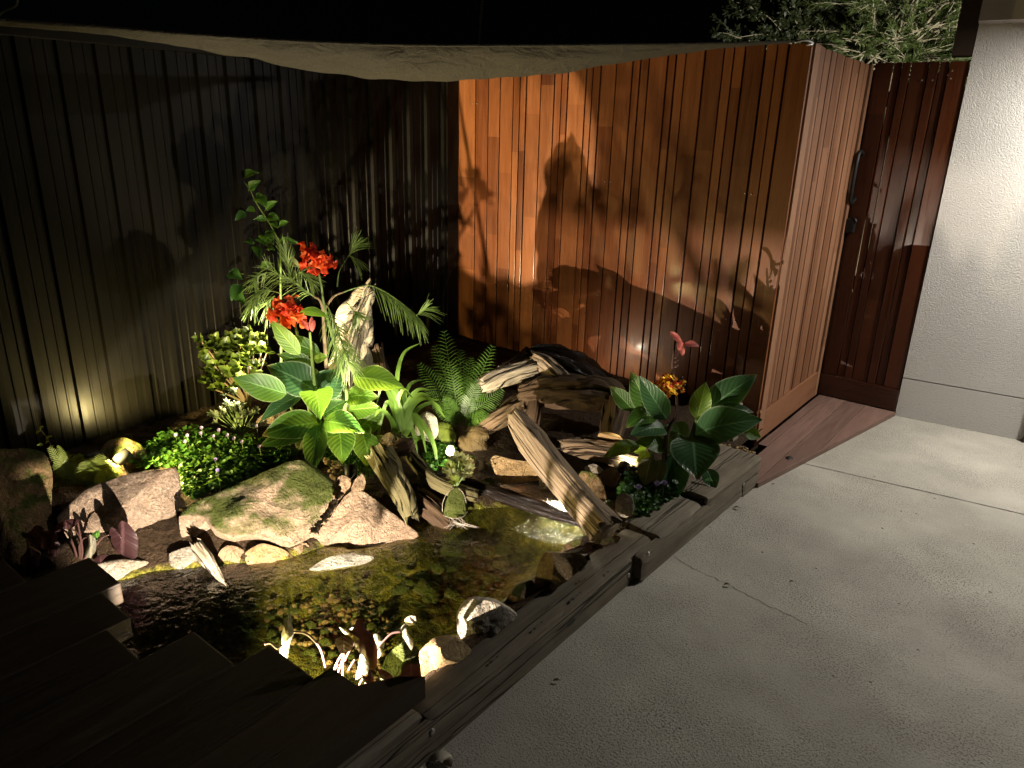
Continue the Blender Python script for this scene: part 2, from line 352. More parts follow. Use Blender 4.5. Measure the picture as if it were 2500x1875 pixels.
k.done(k.mix(k.ramp(n2, [(.4, 0.0), (.65, 1.0)]), (.055, .048, .036), (.155, .136, .103)), .8, k.bump(k.noise(k.wpos((1, 1, 2.5)), 9, 5, .65, dist=1.0), .9, .03, k.bump(k.math('ADD', n1, n2), .35, .006)), spec=.2)
M['sail'] = k.translucent((.2, .18, .14), .12)
def emit(name, c, s):
    k = Mat(name); k.b.inputs['Emission Color'].default_value = (*c, 1); k.b.inputs['Emission Strength'].default_value = s
    return k.done((.8, .8, .7), .3)
M['lens'] = emit('lit_warm_lens', (1, .93, .68), 22)
M['lens_hot'] = emit('lit_hot_lens', (1, .90, .62), 330)
M['lens_w'] = emit('lit_white_lens', (1, .95, .88), 40)
M['fallen'] = simple('dry_brown_leaf', (.10, .045, .025), .7)
M['shell'] = simple('curled_dry_leaf_pale', (.42, .38, .30), .6)

# ================================================================== SETTING
GZ = -.35
mk('ground', [(-60, -60, GZ), (60, -60, GZ), (60, 60, GZ), (-60, 60, GZ)], [(0, 1, 2, 3)], M['soil'], smooth=False, kind='structure')
# concrete slab with a step face, joint and cracks
SX0, SX1 = -1.085, -1.03   # line of the sleepers' outer foot (near, far)
pts = [(-1.15, -2.0), (5, -2.0), (5, 4.80), (-.09, 4.79), (-.742, 4.70), (-1.022, 3.245), (-1.15, 3.18)]
vs = [(x, y, 0) for x, y in pts] + [(x, y, GZ+.02) for x, y in pts]
n = len(pts); fs = [tuple(range(n))] + [(i, n+i, n+(i+1) % n, (i+1) % n) for i in range(n)]
conc = mk('concrete_path', vs, fs, M['concrete'], smooth=False, kind='structure')
def groove(name, pl, wdt, parent):
    v, f = [], []
    for i, (x, y) in enumerate(pl):
        a = pl[max(0, i-1)]; b = pl[min(len(pl)-1, i+1)]; dx, dy = b[0]-a[0], b[1]-a[1]; L = math.hypot(dx, dy) or 1
        wd = wdt*(.6+.8*random.random())
        v += [(x-dy/L*wd, y+dx/L*wd, .0015), (x+dy/L*wd, y-dx/L*wd, .0015)]
        if i: f.append((2*i-2, 2*i-1, 2*i+1, 2*i))
    return mk(name, v, f, M['crack'], parent, smooth=False)
def wander(a, b, n, amp, seed):
    out = []; rr = random.Random(seed); o = 0
    for i in range(n+1):
        t = i/n; o = o*.7+rr.uniform(-amp, amp); dx, dy = b[0]-a[0], b[1]-a[1]; L = math.hypot(dx, dy)
        out.append((a[0]+dx*t-dy/L*o, a[1]+dy*t+dx/L*o))
    return out
g_ = lambda x, y: tuple(at(x, y, 0))[:2]
a = g_(1940, 1127); b = g_(2500, 1256); ext = (b[0]+(b[0]-a[0])*4, b[1]+(b[1]-a[1])*4)
groove('expansion_joint', wander(a, ext, 160, .0008, 1), .0024, conc)
cp = [(1645, 1360), (1690, 1388), (1740, 1410), (1800, 1440), (1860, 1470), (1920, 1500), (1975, 1530)]
pl = []
for i in range(len(cp)-1): pl += wander(g_(*cp[i]), g_(*cp[i+1]), 12, .004, i)[:-1]
groove('crack', pl, .0009, conc)
groove('crack', wander(g_(1585, 1552), g_(1640, 1602), 14, .003, 9), .0006, conc)

# soil bed with the pond hollow: one height field inside the edging
POND = [tuple(at(x, y, .04))[:2] for x, y in [(150, 1452), (250, 1432), (380, 1398), (560, 1384), (700, 1368), (790, 1338), (1000, 1312), (1060, 1276), (1150, 1248), (1300, 1236), (1420, 1262), (1440, 1310), (1350, 1352), (1300, 1400), (1215, 1460), (1120, 1540), (1030, 1630)]]
POND += [(-1.215, 1.05), (-1.215, .35), (-2.9, .35), (-2.75, .6)]
PN = np.array(POND)
def pond_d(x, y):
    """signed distance to the pond outline (negative inside)"""
    p = np.array([x, y]); a = PN; b = np.roll(PN, -1, 0); ab = b-a; t = np.clip(((p-a)*ab).sum(1)/(ab*ab).sum(1), 0, 1)
    d = np.sqrt((((a+ab*t[:, None])-p)**2).sum(1)).min()
    c = ((a[:, 1] > y) != (b[:, 1] > y)) & (x < (b[:, 0]-a[:, 0])*(y-a[:, 1])/(b[:, 1]-a[:, 1]+1e-12)+a[:, 0])
    return -d if c.sum() % 2 else d
def soil_z(x, y):
    d = pond_d(x, y)
    if d < 0: z = .02-.13*min(1, -d/.16)**.8
    else: z = .02+.115*min(1, d/.18)**.7+.07*min(1, max(0, d-.1)/.8)
    if y > 2.0: z = min(z, .10+.45*max(0, -1.23-x))
    return z+.018*fbm(Vector((x*4, y*4, 1.3)), 3)+.006*fbm(Vector((x*22, y*22, 4.1)), 2)
xs = np.linspace(-3.42, -1.19, 112); ys = np.linspace(.1, 3.70, 180)
vs = []; ins = []
for y in ys:
    for x in xs:
        z = soil_z(x, y)
        if y < .62 and x < -1.3: z = min(z, .1)
        vs.append((x, y, z)); ins.append(pond_d(x, y) < .09)
nx = len(xs); bedf, soilf = [], []
for j in range(len(ys)-1):
    for i in range(nx-1):
        q = (j*nx+i, j*nx+i+1, (j+1)*nx+i+1, (j+1)*nx+i)
        (bedf if all(ins[t] for t in q) else soilf).append(q)
def sub(vs, fs):
    used = sorted({i for f in fs for i in f}); mp = {u: i for i, u in enumerate(used)}
    return [vs[u] for u in used], [tuple(mp[i] for i in f) for f in fs]
v_, f_ = sub(vs, soilf); mk('garden_soil', v_, f_, M['soil'], kind='structure')
v_, f_ = sub(vs, bedf); mk('pond_bed', v_, f_, M['bed'], kind='structure')
v_ = []
wx = np.linspace(-3.0, -1.2, 2); wy = np.linspace(.15, 2.40, 2)
mk('pond_water', [(wx[0], wy[0], .04), (wx[1], wy[0], .04), (wx[1], wy[1], .04), (wx[0], wy[1], .04)], [(0, 1, 2, 3)], M['water'], smooth=False, kind='structure')
up = [at(x, y, .10) for x, y in [(1150, 1190), (1200, 1150), (1330, 1140), (1400, 1180), (1440, 1225), (1380, 1240), (1250, 1215)]]
mk('upper_pool_water', [(p.x, p.y, .10) for p in up], [tuple(range(len(up)))], M['water'], smooth=False, kind='structure')

# ================================================================== FENCES, GATE, WALL
FY = 3.63; FTOP = 1.972
tf = empty('timber_fence', (-2.3, FY, 0), label='tall red-brown timber fence of vertical boards behind the pond', cat='fence')
gx = [36, 155, 232, 303, 385, 425, 462, 550, 632, 675, 715, 822, 860, 908, 1000, 1097, 1145, 1195, 1305, 1355, 1412, 1525, 1640, 1700, 1765, 1885, 1955, 2020, 2165]
wxs = [aty(1100+x*.36166, 800, FY).x for x in gx]
for i in range(len(wxs)-1):
    g = .0035 if i % 3 else .005
    oy = random.uniform(-.003, .003)
    box('board', (wxs[i]+g, FY+oy, .05), (wxs[i+1]-g, FY+.020+oy, FTOP+random.uniform(-.003, .003)), M['timber'], tf, .002)
box('gap_blackout_sheet', (wxs[0], FY+.0245, .02), (wxs[-1]-.03, FY+.0285, FTOP-.02), M['darktrim'], tf, 0)  # dark sheet added so nothing lit shows through the board gaps
for z in (.3, 1.05, 1.8):
    box('rail', (wxs[0], FY+.030, z-.035), (wxs[-1]-.03, FY+.065, z+.035), M['darktrim'], tf, .002)
box('end_post', (-1.272, FY+.0295, 0), (-1.215, FY+.085, FTOP-.01), M['gate'], tf, .003)
for (px, py) in [(1155, 253), (1164, 253), (1477, 443), (1490, 444), (1773, 780), (1795, 785), (1459, 720), (1818, 472), (1834, 474)]:
    p = aty(px, py, FY-.004)
    box('screw', (p.x-.003, FY-.0055, p.z-.003), (p.x+.003, FY+.002, p.z+.003), M['bolt'], tf, .001)
tr_ = empty('timber_screen', (-1.2, 4.1, 0), label='narrow side screen of pale red timber boards leading back to the dark gate', cat='screen')
RX = -1.2; Y0, Y1 = 3.655, 4.66
box('stile', (RX-.04, Y0, .03), (RX, Y0+.075, FTOP), M['timber_ret'], tr_, .003)
box('stile', (RX-.04, Y1-.045, .03), (RX, Y1, FTOP-.02), M['timber_ret'], tr_, .003)
box('bottom_rail', (RX-.036, Y0+.078, .03), (RX-.001, Y1-.048, .19), M['timber_y'], tr_, .003)
ww = [.06, .028, .075, .045, .03, .08, .03, .03, .055, .04, .07, .035, .06, .03, .06]
sc_ = (Y1-.048-Y0-.078)/sum(ww); y = Y0+.078
for w_ in ww:
    w2 = w_*sc_; ox = random.uniform(-.003, .001)-.010
    box('board', (RX-.022+ox, y+.0032, .193), (RX+ox, y+w2-.0032, FTOP-.004-.02*(y-Y0)+random.uniform(-.003, .003)), M['timber_ret'], tr_, .0015); y += w2
for z in (.5, 1.6): box('rail', (RX-.075, Y0+.06, z-.035), (RX-.045, Y1-.03, z+.035), M['darktrim'], tr_, .002)
gt = empty('timber_gate', (-.98, 4.69, 0), label='dark glossy timber gate of upright boards beside the white wall', cat='gate')
GY = 4.70
gz4 = lambda x, y: (1800+x*.42194, 500+y*.42194)
ge = [aty(*gz4(x, 1000+.2*(x-480)), GY).x for x in (480, 570, 612, 655, 742, 793, 840, 935)]
for i in range(7):
    g = .0035; oy = .006*(i % 2)
    box('board', (ge[i]+.002, GY-.004+oy, .165), (ge[i+1]-g, GY+.014+oy, 1.965), M['gate'], gt, .002)
box('bottom_rail', (ge[0], GY-.012, .028), (ge[-1], GY+.022, .162), M['gate_rail'], gt, .003)
for z in (.75, 1.78): box('rail', (ge[0], GY+.024, z-.04), (ge[-1]-.02, GY+.05, z+.04), M['gate_rail'], gt, .002)
for q in [(2321, 192), (2325, 173), (2277, 196), (2251, 196)]:
    p = aty(*q, GY-.003); box('screw', (p.x-.004, GY-.005, p.z-.004), (p.x+.004, GY, p.z+.004), M['bolt'], gt, .001)

def tube(name, pts, rad, mat, parent=None, seg=10, cap=True, rough=0, ridge=0, rs=0, sub=6, jag=0, flat=1.0, **k):
    """tapered tube through pts (smooth spline), UV in metres along the length"""
    P = [Vector(p) for p in pts]; n = len(P)
    rad = list(rad) if hasattr(rad, '__len__') else [rad]*n
    C, Rr = [], []
    for i in range(n-1):
        p0, p1, p2, p3 = P[max(0, i-1)], P[i], P[i+1], P[min(n-1, i+2)]
        for s in range(sub):
            t = s/sub
            C.append(.5*((2*p1)+(p2-p0)*t+(2*p0-5*p1+4*p2-p3)*t*t+(3*p1-p0-3*p2+p3)*t**3)); Rr.append(rad[i]+(rad[i+1]-rad[i])*t)
    C.append(P[-1]); Rr.append(rad[-1])
    vs, uv, fs = [], [], []; L = 0; ref = None
    off = Vector((rs*3.1+1, rs*1.7, rs*.9))
    for i, c in enumerate(C):
        tg = (C[min(len(C)-1, i+1)]-C[max(0, i-1)]).normalized()
        if ref is None: ref = UP if abs(tg.z) < .9 else Vector((1, 0, 0))
        a = (ref-tg*ref.dot(tg)).normalized(); b = tg.cross(a); ref = a
        if i: L += (c-C[i-1]).length
        for j in range(seg+1):
            th = 2*math.pi*j/seg; r = Rr[i]; cs, sn = math.cos(th), math.sin(th)
            if rough or ridge:
                q = Vector((cs*1.3, sn*1.3, L*2.2))+off; q2 = Vector((cs*4.5, sn*4.5, L*4.0))+off
                q3_ = Vector((cs*9, sn*9, L*7))+off
                r *= 1+rough*fbm(q*1.5, 3)+ridge*(abs(noise.noise(q2))*2-.7)+ridge*.7*(abs(noise.noise(q3_))*2-.6)
            pos = c+(a*cs+b*sn*flat)*r
            if jag and (i == 0 or i == len(C)-1): pos += tg*jag*noise.noise(Vector((cs*2.5, sn*2.5, i+rs)))*(1 if i else -1)
            vs.append(pos); uv.append((L, th*Rr[i] if seg > 8 else th*.1))
    w = seg+1
    for i in range(len(C)-1):
        for j in range(seg): fs.append((i*w+j, i*w+j+1, (i+1)*w+j+1, (i+1)*w+j))
    if cap:
        fs.append(tuple(reversed(range(seg)))); fs.append(tuple((len(C)-1)*w+j for j in range(seg)))
    if name is None: return vs, fs, uv
    return mk(name, vs, fs, mat, parent, uv=uv, **k)

hp = aty(2096, 378, GY-.09); hq = aty(2076, 488, GY-.09)
tube('pull_handle', [(hp.x, GY, hp.z), (hp.x, GY-.09, hp.z), (hp.x, GY-.09, hq.z), (hp.x, GY, hq.z)], .011, M['black'], gt, 8, sub=4)
lp = aty(2078, 548, GY-.02)
lt = box('latch', (lp.x-.024, GY-.06, lp.z-.045), (lp.x+.026, GY-.006, lp.z+.035), M['black'], gt, .006)
tube('latch_lever', [(lp.x, GY-.045, lp.z+.035), (lp.x+.02, GY-.055, lp.z+.04), (lp.x+.035, GY-.055, lp.z+.015)], .006, M['black'], lt, 6, sub=3)

# threshold boards in front of the gate: parallel to the screen, cut off on the slant
th = empty('threshold_deck', (-1.0, 4.0, 0), label='low brown timber landing boards cut on a slant before the gate', cat='decking')
def slant(y): return -1.018+(y-3.25)*(-.748+1.018)/(4.70-3.25)
for x0, x1 in [(-1.192, -1.145), (-1.142, -1.03), (-1.027, -.915), (-.912, -.74)]:
    ya = 3.20 if x0 < -1.03 else 3.25+(x0+1.018)/(.27)*1.45
    yb = max(ya+.01, 3.25+(min(x1, -.75)+1.018)/.27*1.45) if x1 > -1.018 else 3.2
    if x1 <= -1.018: ya = yb = (3.66 if x0 < -1.15 else 3.18)
    poly = [(x0, ya), (x1, yb), (x1, 4.692), (x0, 4.692)] if x1 < -.8 else [(x0, ya), (slant(4.692), 4.692), (x0, 4.692)]
    m_ = len(poly); v = [(a_, b_, .022) for a_, b_ in poly]+[(a_, b_, -.02) for a_, b_ in poly]
    mk('board', v, [tuple(range(m_))]+[(i, m_+i, m_+(i+1) % m_, (i+1) % m_) for i in range(m_)], M['thresh'], th, smooth=False)
mk('edge_strip', [(slant(3.2)+.001, 3.2, .024), (slant(3.2)+.014, 3.2, .024), (slant(4.69)+.010, 4.69, .024), (slant(4.69)+.001, 4.69, .024),
                  (slant(3.2)+.001, 3.2, -.02), (slant(3.2)+.014, 3.2, -.02), (slant(4.69)+.010, 4.69, -.02), (slant(4.69)+.001, 4.69, -.02)],
   [(0, 1, 2, 3), (0, 4, 5, 1), (1, 5, 6, 2), (2, 6, 7, 3), (3, 7, 4, 0)], M['thresh'], th, smooth=False)

# charcoal sheet-metal fence
mf = empty('metal_fence', (-3.35, 1.9, 0), label='charcoal ribbed sheet-metal fence along the left of the garden', cat='fence')
MX = -3.35; P_ = .1437
prof = [(0, 0), (.006, .018), (.030, .018), (.036, 0), (.062, 0), (.065, .004), (.072, .004), (.075, 0), (.106, 0), (.109, .004), (.116, .004), (.119, 0), (P_, 0)]
zt = 1.895
vs = []; fs = []
for (yy, xx) in prof: vs += [(xx, yy, .0), (xx, yy, zt)]
for i in range(len(prof)-1): fs.append((2*i, 2*i+2, 2*i+3, 2*i+1))
me = bpy.data.meshes.new('sheet_panel'); me.from_pydata(vs, [], fs); me.materials.append(M['steel']); me.update()
ystart = .927-5*P_-.03
i = 0
while ystart+i*P_ < 3.48:
    o = bpy.data.objects.new('sheet_panel', me); col.objects.link(o); o.parent = mf; o.matrix_parent_inverse = Matrix.Translation(mf.location).inverted(); o.location = (MX, ystart+i*P_, 0); i += 1
yend = ystart+i*P_
box('corner_post', (MX-.03, yend, 0), (MX+.022, FY-.012, zt), M['steel'], mf, .004)
box('post_flange', (MX+.0225, yend+.025, 0), (MX+.032, yend+.034, zt), M['steel'], mf, .002)
box('top_rail', (MX-.02, ystart, zt-.04), (MX+.026, yend, zt+.012), M['steel'], mf, .004)

# house wall
hw = empty('house_wall', (-.4, 4.75, 0), label='bright white textured rendered house wall at the right edge', cat='wall')
wa = Vector((-.743, 4.690)); wb = Vector((-.092, 4.770)); wd = (wb-wa).normalized(); we = wa+wd*3.2; nrm = Vector((wd.y, -wd.x)); JZ = .33
def wall_slab(name, z0, z1, off, th_, mat, s0=0.0, s1=3.2, parent=hw):
    q = [wa+wd*s0+nrm*off, wa+wd*s1+nrm*off, wa+wd*s1-nrm*th_, wa+wd*s0-nrm*th_]
    v = [(p.x, p.y, z0) for p in q]+[(p.x, p.y, z1) for p in q]
    return mk(name, v, [(0, 1, 5, 4), (1, 2, 6, 5), (2, 3, 7, 6), (3, 0, 4, 7), (4, 5, 6, 7), (3, 2, 1, 0)], mat, parent, smooth=False)
JZ = aty(2300, 936, 4.74).z
wall_slab('wall_panel', JZ+.004, 3.2, 0, .2, M['render'])
wall_slab('wall_base', -.05, JZ-.004, 0.001, .2, M['render'])
wall_slab('joint_strip', JZ-.004, JZ+.004, -.006, .2, M['soffit'])
bz = aty(2450, 52, 4.6).z
wall_slab('eave_beam', bz, bz+.2, .16, -.003, M['soffit'], s0=.0)
wall_slab('corner_board', 1.99, 3.2, .004, .1, M['darktrim'], s0=-.095, s1=-.004)
pj = at(2497, 1078, 0)
wall_slab('door_jamb', .0, 2.1, .03, -.002, M['darktrim'], s0=(Vector((pj.x, pj.y))-wa).length-.004, s1=(Vector((pj.x, pj.y))-wa).length+.09)

# ================================================================== DECK AND SLEEPERS
dk = empty('timber_deck', (-1.9, .4, .2), label='dark timber deck boards with stepped ends jutting over the pond', cat='deck')
DZ = .2
for x0, x1, ye in [(-3.30, -3.03, .50), (-3.02, -2.81, .52), (-2.80, -2.605, .56), (-2.60, -2.402, .615), (-2.397, -2.172, .80), (-2.180+.012, -1.985, .74), (-1.980, -1.79, .672), (-1.783, -1.578, .826), (-1.572, -1.372, .932)]:
    box('board', (x0, -2.2, DZ-.072), (x1, ye, DZ+random.uniform(-.002, .002)), M['deck'], dk, .006)
box('joist', (-1.645, -2.2, -.3), (-1.605, .755, DZ-.075), M['deck'], dk, .003)  # bearer added and trimmed to keep lamplight off the stepped board sides
fp = [(-1.367, -2.2), (-1.150, -2.2), (-1.150, 1.125), (-1.204, 1.078), (-1.262, .985), (-1.367, .985)]
mk('board', [(x, y, DZ) for x, y in fp]+[(x, y, DZ-.072) for x, y in fp], [tuple(range(6)), tuple(reversed(range(6, 12)))]+[(i, 6+i, 6+(i+1) % 6, (i+1) % 6) for i in range(6)], M['deck'], dk, smooth=False)
box('rim_joist', (-1.25, -2.2, -.3), (-1.207, .945, DZ-.075), M['deck'], dk, .003)
for xx in (-3.0, -2.1): box('joist', (xx-.03, -2.2, -.3), (xx+.03, .45, DZ-.075), M['deck'], dk, .003)
SL = 'weathered sleepers edging the pond'
def sleeper(name, y0, y1, x0, x1, z0, z1, label, rz=0, cut=None):
    """old sleeper: long box, split into a fine grid and worn"""
    ny, nxz = max(10, int((y1-y0)/.02)), 6
    ring = []
    for a_ in range(nxz): ring.append((x0+(x1-x0)*a_/nxz, z1))
    for a_ in range(nxz): ring.append((x1, z1+(z0-z1)*a_/nxz))
    for a_ in range(nxz): ring.append((x1+(x0-x1)*a_/nxz, z0))
    for a_ in range(nxz): ring.append((x0, z0+(z1-z0)*a_/nxz))
    vs, fs = [], []; m_ = len(ring); cx, cz = (x0+x1)/2, (z0+z1)/2; sd = random.uniform(0, 50)
    for j in range(ny+1):
        y = y0+(y1-y0)*j/ny; e = min(j, ny-j)
        for (x, z) in ring:
            q = Vector((x*9+sd, y*3.5, z*9)); w_ = .006*fbm(q, 3)+.004*fbm(q*Vector((4, 1, 4)).x, 2)
            cr = 0
            if abs(x-x1) < 1e-6 and abs(z-z1) < 1e-6: cr = .008+.010*max(0, noise.noise(Vector((y*5+sd, 0, 0))))
            if abs(x-x0) < 1e-6 and abs(z-z1) < 1e-6: cr = .006
            dxx, dzz = (x-cx), (z-cz); L = math.hypot(dxx, dzz)
            ex = .006 if e == 0 else 0
            vs.append((x-dxx/L*(cr+ex)+w_*.5, y+.004*noise.noise(Vector((x*30, z*30, sd+(0 if j < ny/2 else 9)))) , z-dzz/L*(cr+ex)+w_*.6))
        if j:
            for i in range(m_): fs.append(((j-1)*m_+i, (j-1)*m_+(i+1) % m_, j*m_+(i+1) % m_, j*m_+i))
    fs.append(tuple(reversed(range(m_)))); fs.append(tuple(ny*m_+i for i in range(m_)))
    c = Vector((cx, (y0+y1)/2, 0))
    o = mk(name, [Vector(v)-c for v in vs], fs, M['sleeper'], label=label, cat='sleeper', group=SL); o.location = c; o.rotation_euler.z = rz; o.data.set_sharp_from_angle(angle=math.radians(38))
    return o
s1 = sleeper('garden_sleeper', -1.6, 1.088, -1.203, -1.122, -.2, .118, 'dark near sleeper top board ending at a cut joint beside the deck')
s2 = sleeper('garden_sleeper', -1.6, 2.13, -1.121, -1.082, 0.003, .104, 'long lower sleeper face with a knot hole along the concrete in front')
s2b = sleeper('garden_sleeper', 1.094, 2.30, -1.216, -1.090, -.2, .112, 'long grey sleeper top with drilled holes between the pond rocks and the concrete')
s3 = sleeper('garden_sleeper', 2.145, 3.05, -1.085, -1.040, .010, .112, 'raised lower sleeper face under the right canna with a gap beneath', rz=-.02)
s4 = sleeper('garden_sleeper', 2.31, 2.66, -1.235, -1.055, .03, .128, 'short middle sleeper top beside the small-leaved ground cover', rz=-.02)
s5 = sleeper('garden_sleeper', 2.675, 3.235, -1.245, -1.030, .085, .152, 'pale far sleeper top reaching the brown landing boards', rz=-.03)
s6 = sleeper('garden_sleeper', 3.06, 3.225, -1.07, -1.026, .004, .083, 'short upright sleeper block at the far end of the edging', rz=-.03)
for (o, q, X) in [(s2, (1056, 1787), -1.081), (s3, (1588, 1355), -1.045), (s3, (1811, 1179), -1.04), (s2, (1535, 1405), -1.08)]:
    p = atx(*q, X); bm = bmesh.new(); bmesh.ops.create_uvsphere(bm, u_segments=10, v_segments=6, radius=.008)
    for v in bm.verts: v.co = Vector((v.co.x*.5, v.co.y, v.co.z*1.3))
    me = bpy.data.meshes.new('bolt_head'); bm.to_mesh(me); bm.free(); me.materials.append(M['bolt'])
    b_ = bpy.data.objects.new('bolt_head', me); col.objects.link(b_); b_.parent = o; b_.location = p-o.location
def disc(name, p, r, mat, parent, sy=1.6, up=True):
    v = [(0, 0, 0)]+[(math.cos(t)*r, math.sin(t)*r*sy, 0) if up else (0, math.cos(t)*r*sy, math.sin(t)*r) for t in np.linspace(0, 2*math.pi, 13)[:-1]]
    o = mk(name, v, [(0, i, i % 12+1) for i in range(1, 13)], mat, smooth=False); o.parent = parent; o.location = Vector(p)-parent.location
    return o
for q in [(1424, 1389), (1427, 1414), (1414, 1420), (1417, 1448), (1398, 1464), (1340, 1482), (1322, 1520), (1305, 1536), (1214, 1605), (1198, 1618), (1236, 1526), (1484, 1397), (1506, 1550)]:
    p = at(*q, .117)
    if -1.21 < p.x < -1.095 and p.y < 2.3: disc('drill_hole', (p.x, p.y, .1185), random.choice([.003, .0045, .006]), M['crack'], s2b)
disc('knot_hole', atx(1395, 1520, -1.0805), .010, M['crack'], s2, 2.6, False)

# ================================================================== ROCKS
def rock(label, outline, foot, z0, lean, tf_, tb_, mat, name='boulder', cat='rock', group=None, amp=.05, facets=5, seed=None, power=3.0, sink=.0):
    """stone whose face follows the outline; foot pixel at height z0 fixes where it stands, lean tips the face back, tf_/tb_ its depth front and back"""
    rr = random.Random(seed if seed is not None else sum(map(ord, label)))
    P0 = at(foot[0], foot[1], z0)
    vh = Vector((CAM.x-P0.x, CAM.y-P0.y, 0)).normalized(); le = math.radians(lean)
    N = vh*math.cos(le)+UP*math.sin(le)
    pts = [onplane(x, y, P0, N) for x, y in outline]
    # resample the closed outline smoothly
    n = 56; dense = []
    m_ = len(pts)
    for i in range(m_):
        p0, p1, p2, p3 = pts[i-1], pts[i], pts[(i+1) % m_], pts[(i+2) % m_]
        for s in range(16):
            t = s/16; cr = .5*((2*p1)+(p2-p0)*t+(2*p0-5*p1+4*p2-p3)*t*t+(3*p1-p0-3*p2+p3)*t**3)
            dense.append(cr*.6+(p1+(p2-p1)*t)*.4)
    cum = [0]
    for i in range(len(dense)): cum.append(cum[-1]+(dense[(i+1) % len(dense)]-dense[i]).length)
    tot = cum[-1]; out = []; j = 0
    for i in range(n):
        s = tot*i/n
        while cum[j+1] < s: j += 1
        f = (s-cum[j])/max(1e-9, cum[j+1]-cum[j]); out.append(dense[j].lerp(dense[(j+1) % len(dense)], f))
    C = sum(out, Vector())/n; size = sum((p-C).length for p in out)/n
    U = UP.cross(N).normalized(); V = N.cross(U)
    cuts = [(rr.uniform(.45, .95), rr.uniform(-1.0, 1.0), rr.uniform(-1.0, 1.0)) for _ in range(facets+2)]
    sd = Vector((rr.uniform(0, 99), rr.uniform(0, 99), rr.uniform(0, 99)))
    vs, fs = [], []; rings = 13
    def add(side, th_):
        base = len(vs)
        for k_ in range(rings+1):
            r = math.sin(k_/rings*math.pi/2) if k_ < rings else 1.0
            for p in out:
                q = C+(p-C)*r; o = max(0, 1-r**power)**.55
                u, v = (q-C).dot(U)/size, (q-C).dot(V)/size
                for (c0, a_, b_) in cuts:
                    sgn = 1 if side > 0 else -1
                    lim = c0+a_*u*sgn+b_*v
                    if lim < o and r < .999: o = max(o*.2, lim)
                w = (q-C)/size
                d = amp*fbm(w*1.6+sd, 4)+amp*.55*fbm(w*6+sd, 3)+amp*.5*abs(noise.noise(w*3.1+sd))
                edge = min(1, (1-r)*6) if side > 0 else 1
                z = N*side*(th_*o+size*d*(.3+.7*edge)*(1 if side > 0 else .5))
                if r > .9: q = q+(p-C).normalized()*size*amp*.35*fbm(w*5+sd, 3)
                vs.append(q+z)
        for k_ in range(rings):
            for i in range(n):
                a_, b_ = base+k_*n+i, base+k_*n+(i+1) % n; c_, d_ = a_+n, b_+n
                fs.append((a_, c_, d_, b_) if side > 0 else (a_, b_, d_, c_))
        return base+rings*n
    e1 = add(1, tf_); e2 = add(-1, tb_)
    for i in range(n): fs.append((e1+i, e2+i, e2+(i+1) % n, e1+(i+1) % n))
    low = min(v.z for v in vs); org = Vector((C.x, C.y, low))
    o = mk(name, [v-org for v in vs], fs, mat, label=label, cat=cat, group=group); o.location = org-Vector((0, 0, sink))
    bm = bmesh.new(); bm.from_mesh(o.data); bmesh.ops.remove_doubles(bm, verts=bm.verts, dist=.0004); bm.to_mesh(o.data); bm.free()
    o.data.polygons.foreach_set('use_smooth', [True]*len(o.data.polygons)); o.data.set_sharp_from_angle(angle=math.radians(32))
    return o
def oval(x0, x1, y0, y1, n=9, seed=0, rot=0):
    rr = random.Random(seed); cx, cy_ = (x0+x1)/2, (y0+y1)/2
    res = []
    for i in range(n):
        t = 2*math.pi*i/n; s = rr.uniform(.88, 1.08); dx, dy = math.cos(t)*(x1-x0)/2*s, math.sin(t)*(y1-y0)/2*s
        res.append((cx+dx*math.cos(rot)-dy*math.sin(rot), cy_+dx*math.sin(rot)+dy*math.cos(rot)))
    return res
GB = 'large boulders on the far bank'; GS = 'stones along the far waterline'; GR = 'rocks against the sleepers'
rock('huge brown boulder cut off by the left edge', [(-10, 1098), (60, 1093), (112, 1110), (128, 1160), (126, 1230), (132, 1290), (112, 1340), (85, 1400), (60, 1440), (-70, 1440), (-90, 1120)], (50, 1430), .02, 35, .12, .30, M['granite_brown'], group=GB, amp=.06)
rock('smooth oval stone lying between two boulders at the left', [(108, 1205), (150, 1190), (200, 1188), (220, 1213), (190, 1245), (150, 1254), (118, 1240)], (160, 1250), .14, 35, .045, .08, M['river'], 'stone', group=GB, amp=.03, facets=2)
rock('broad grey-pink boulder behind the left dark-leaved water plant', [(160, 1240), (210, 1195), (300, 1162), (380, 1148), (432, 1145), (441, 1180), (440, 1228), (425, 1280), (402, 1330), (378, 1350), (330, 1364), (240, 1362), (196, 1340), (150, 1295), (138, 1262)], (300, 1364), .05, 40, .10, .26, M['granite'], group=GB, amp=.05)
rock('wide mossy slab boulder in the middle of the far bank', [(436, 1262), (470, 1228), (560, 1190), (660, 1148), (705, 1130), (748, 1126), (795, 1162), (832, 1190), (824, 1228), (792, 1262), (758, 1312), (704, 1337), (660, 1322), (610, 1312), (560, 1316), (520, 1300), (500, 1268)], (690, 1338), .075, 52, .07, .22, M['granite_moss'], group=GB, amp=.045)
rock('squared pale block at the left end of the mossy slab', [(437, 1264), (470, 1252), (512, 1250), (516, 1290), (505, 1330), (478, 1331), (445, 1316)], (480, 1331), .07, 22, .045, .12, M['granite'], 'stone', group=GB, amp=.04)
rock('pointed triangular pink granite boulder at the water edge', [(865, 1195), (890, 1200), (950, 1246), (1022, 1304), (1000, 1320), (930, 1338), (850, 1346), (790, 1345), (762, 1327), (770, 1305), (802, 1268), (838, 1215)], (900, 1340), .02, 36, .075, .16, M['granite'], group=GB, amp=.035, facets=3, power=2.2)
rock('brown-topped boulder half hidden behind the yellow fern', [(243, 1105), (262, 1076), (300, 1068), (342, 1084), (358, 1108), (330, 1150), (240, 1155)], (300, 1150), .17, 35, .06, .12, M['granite_brown'], group=GB)
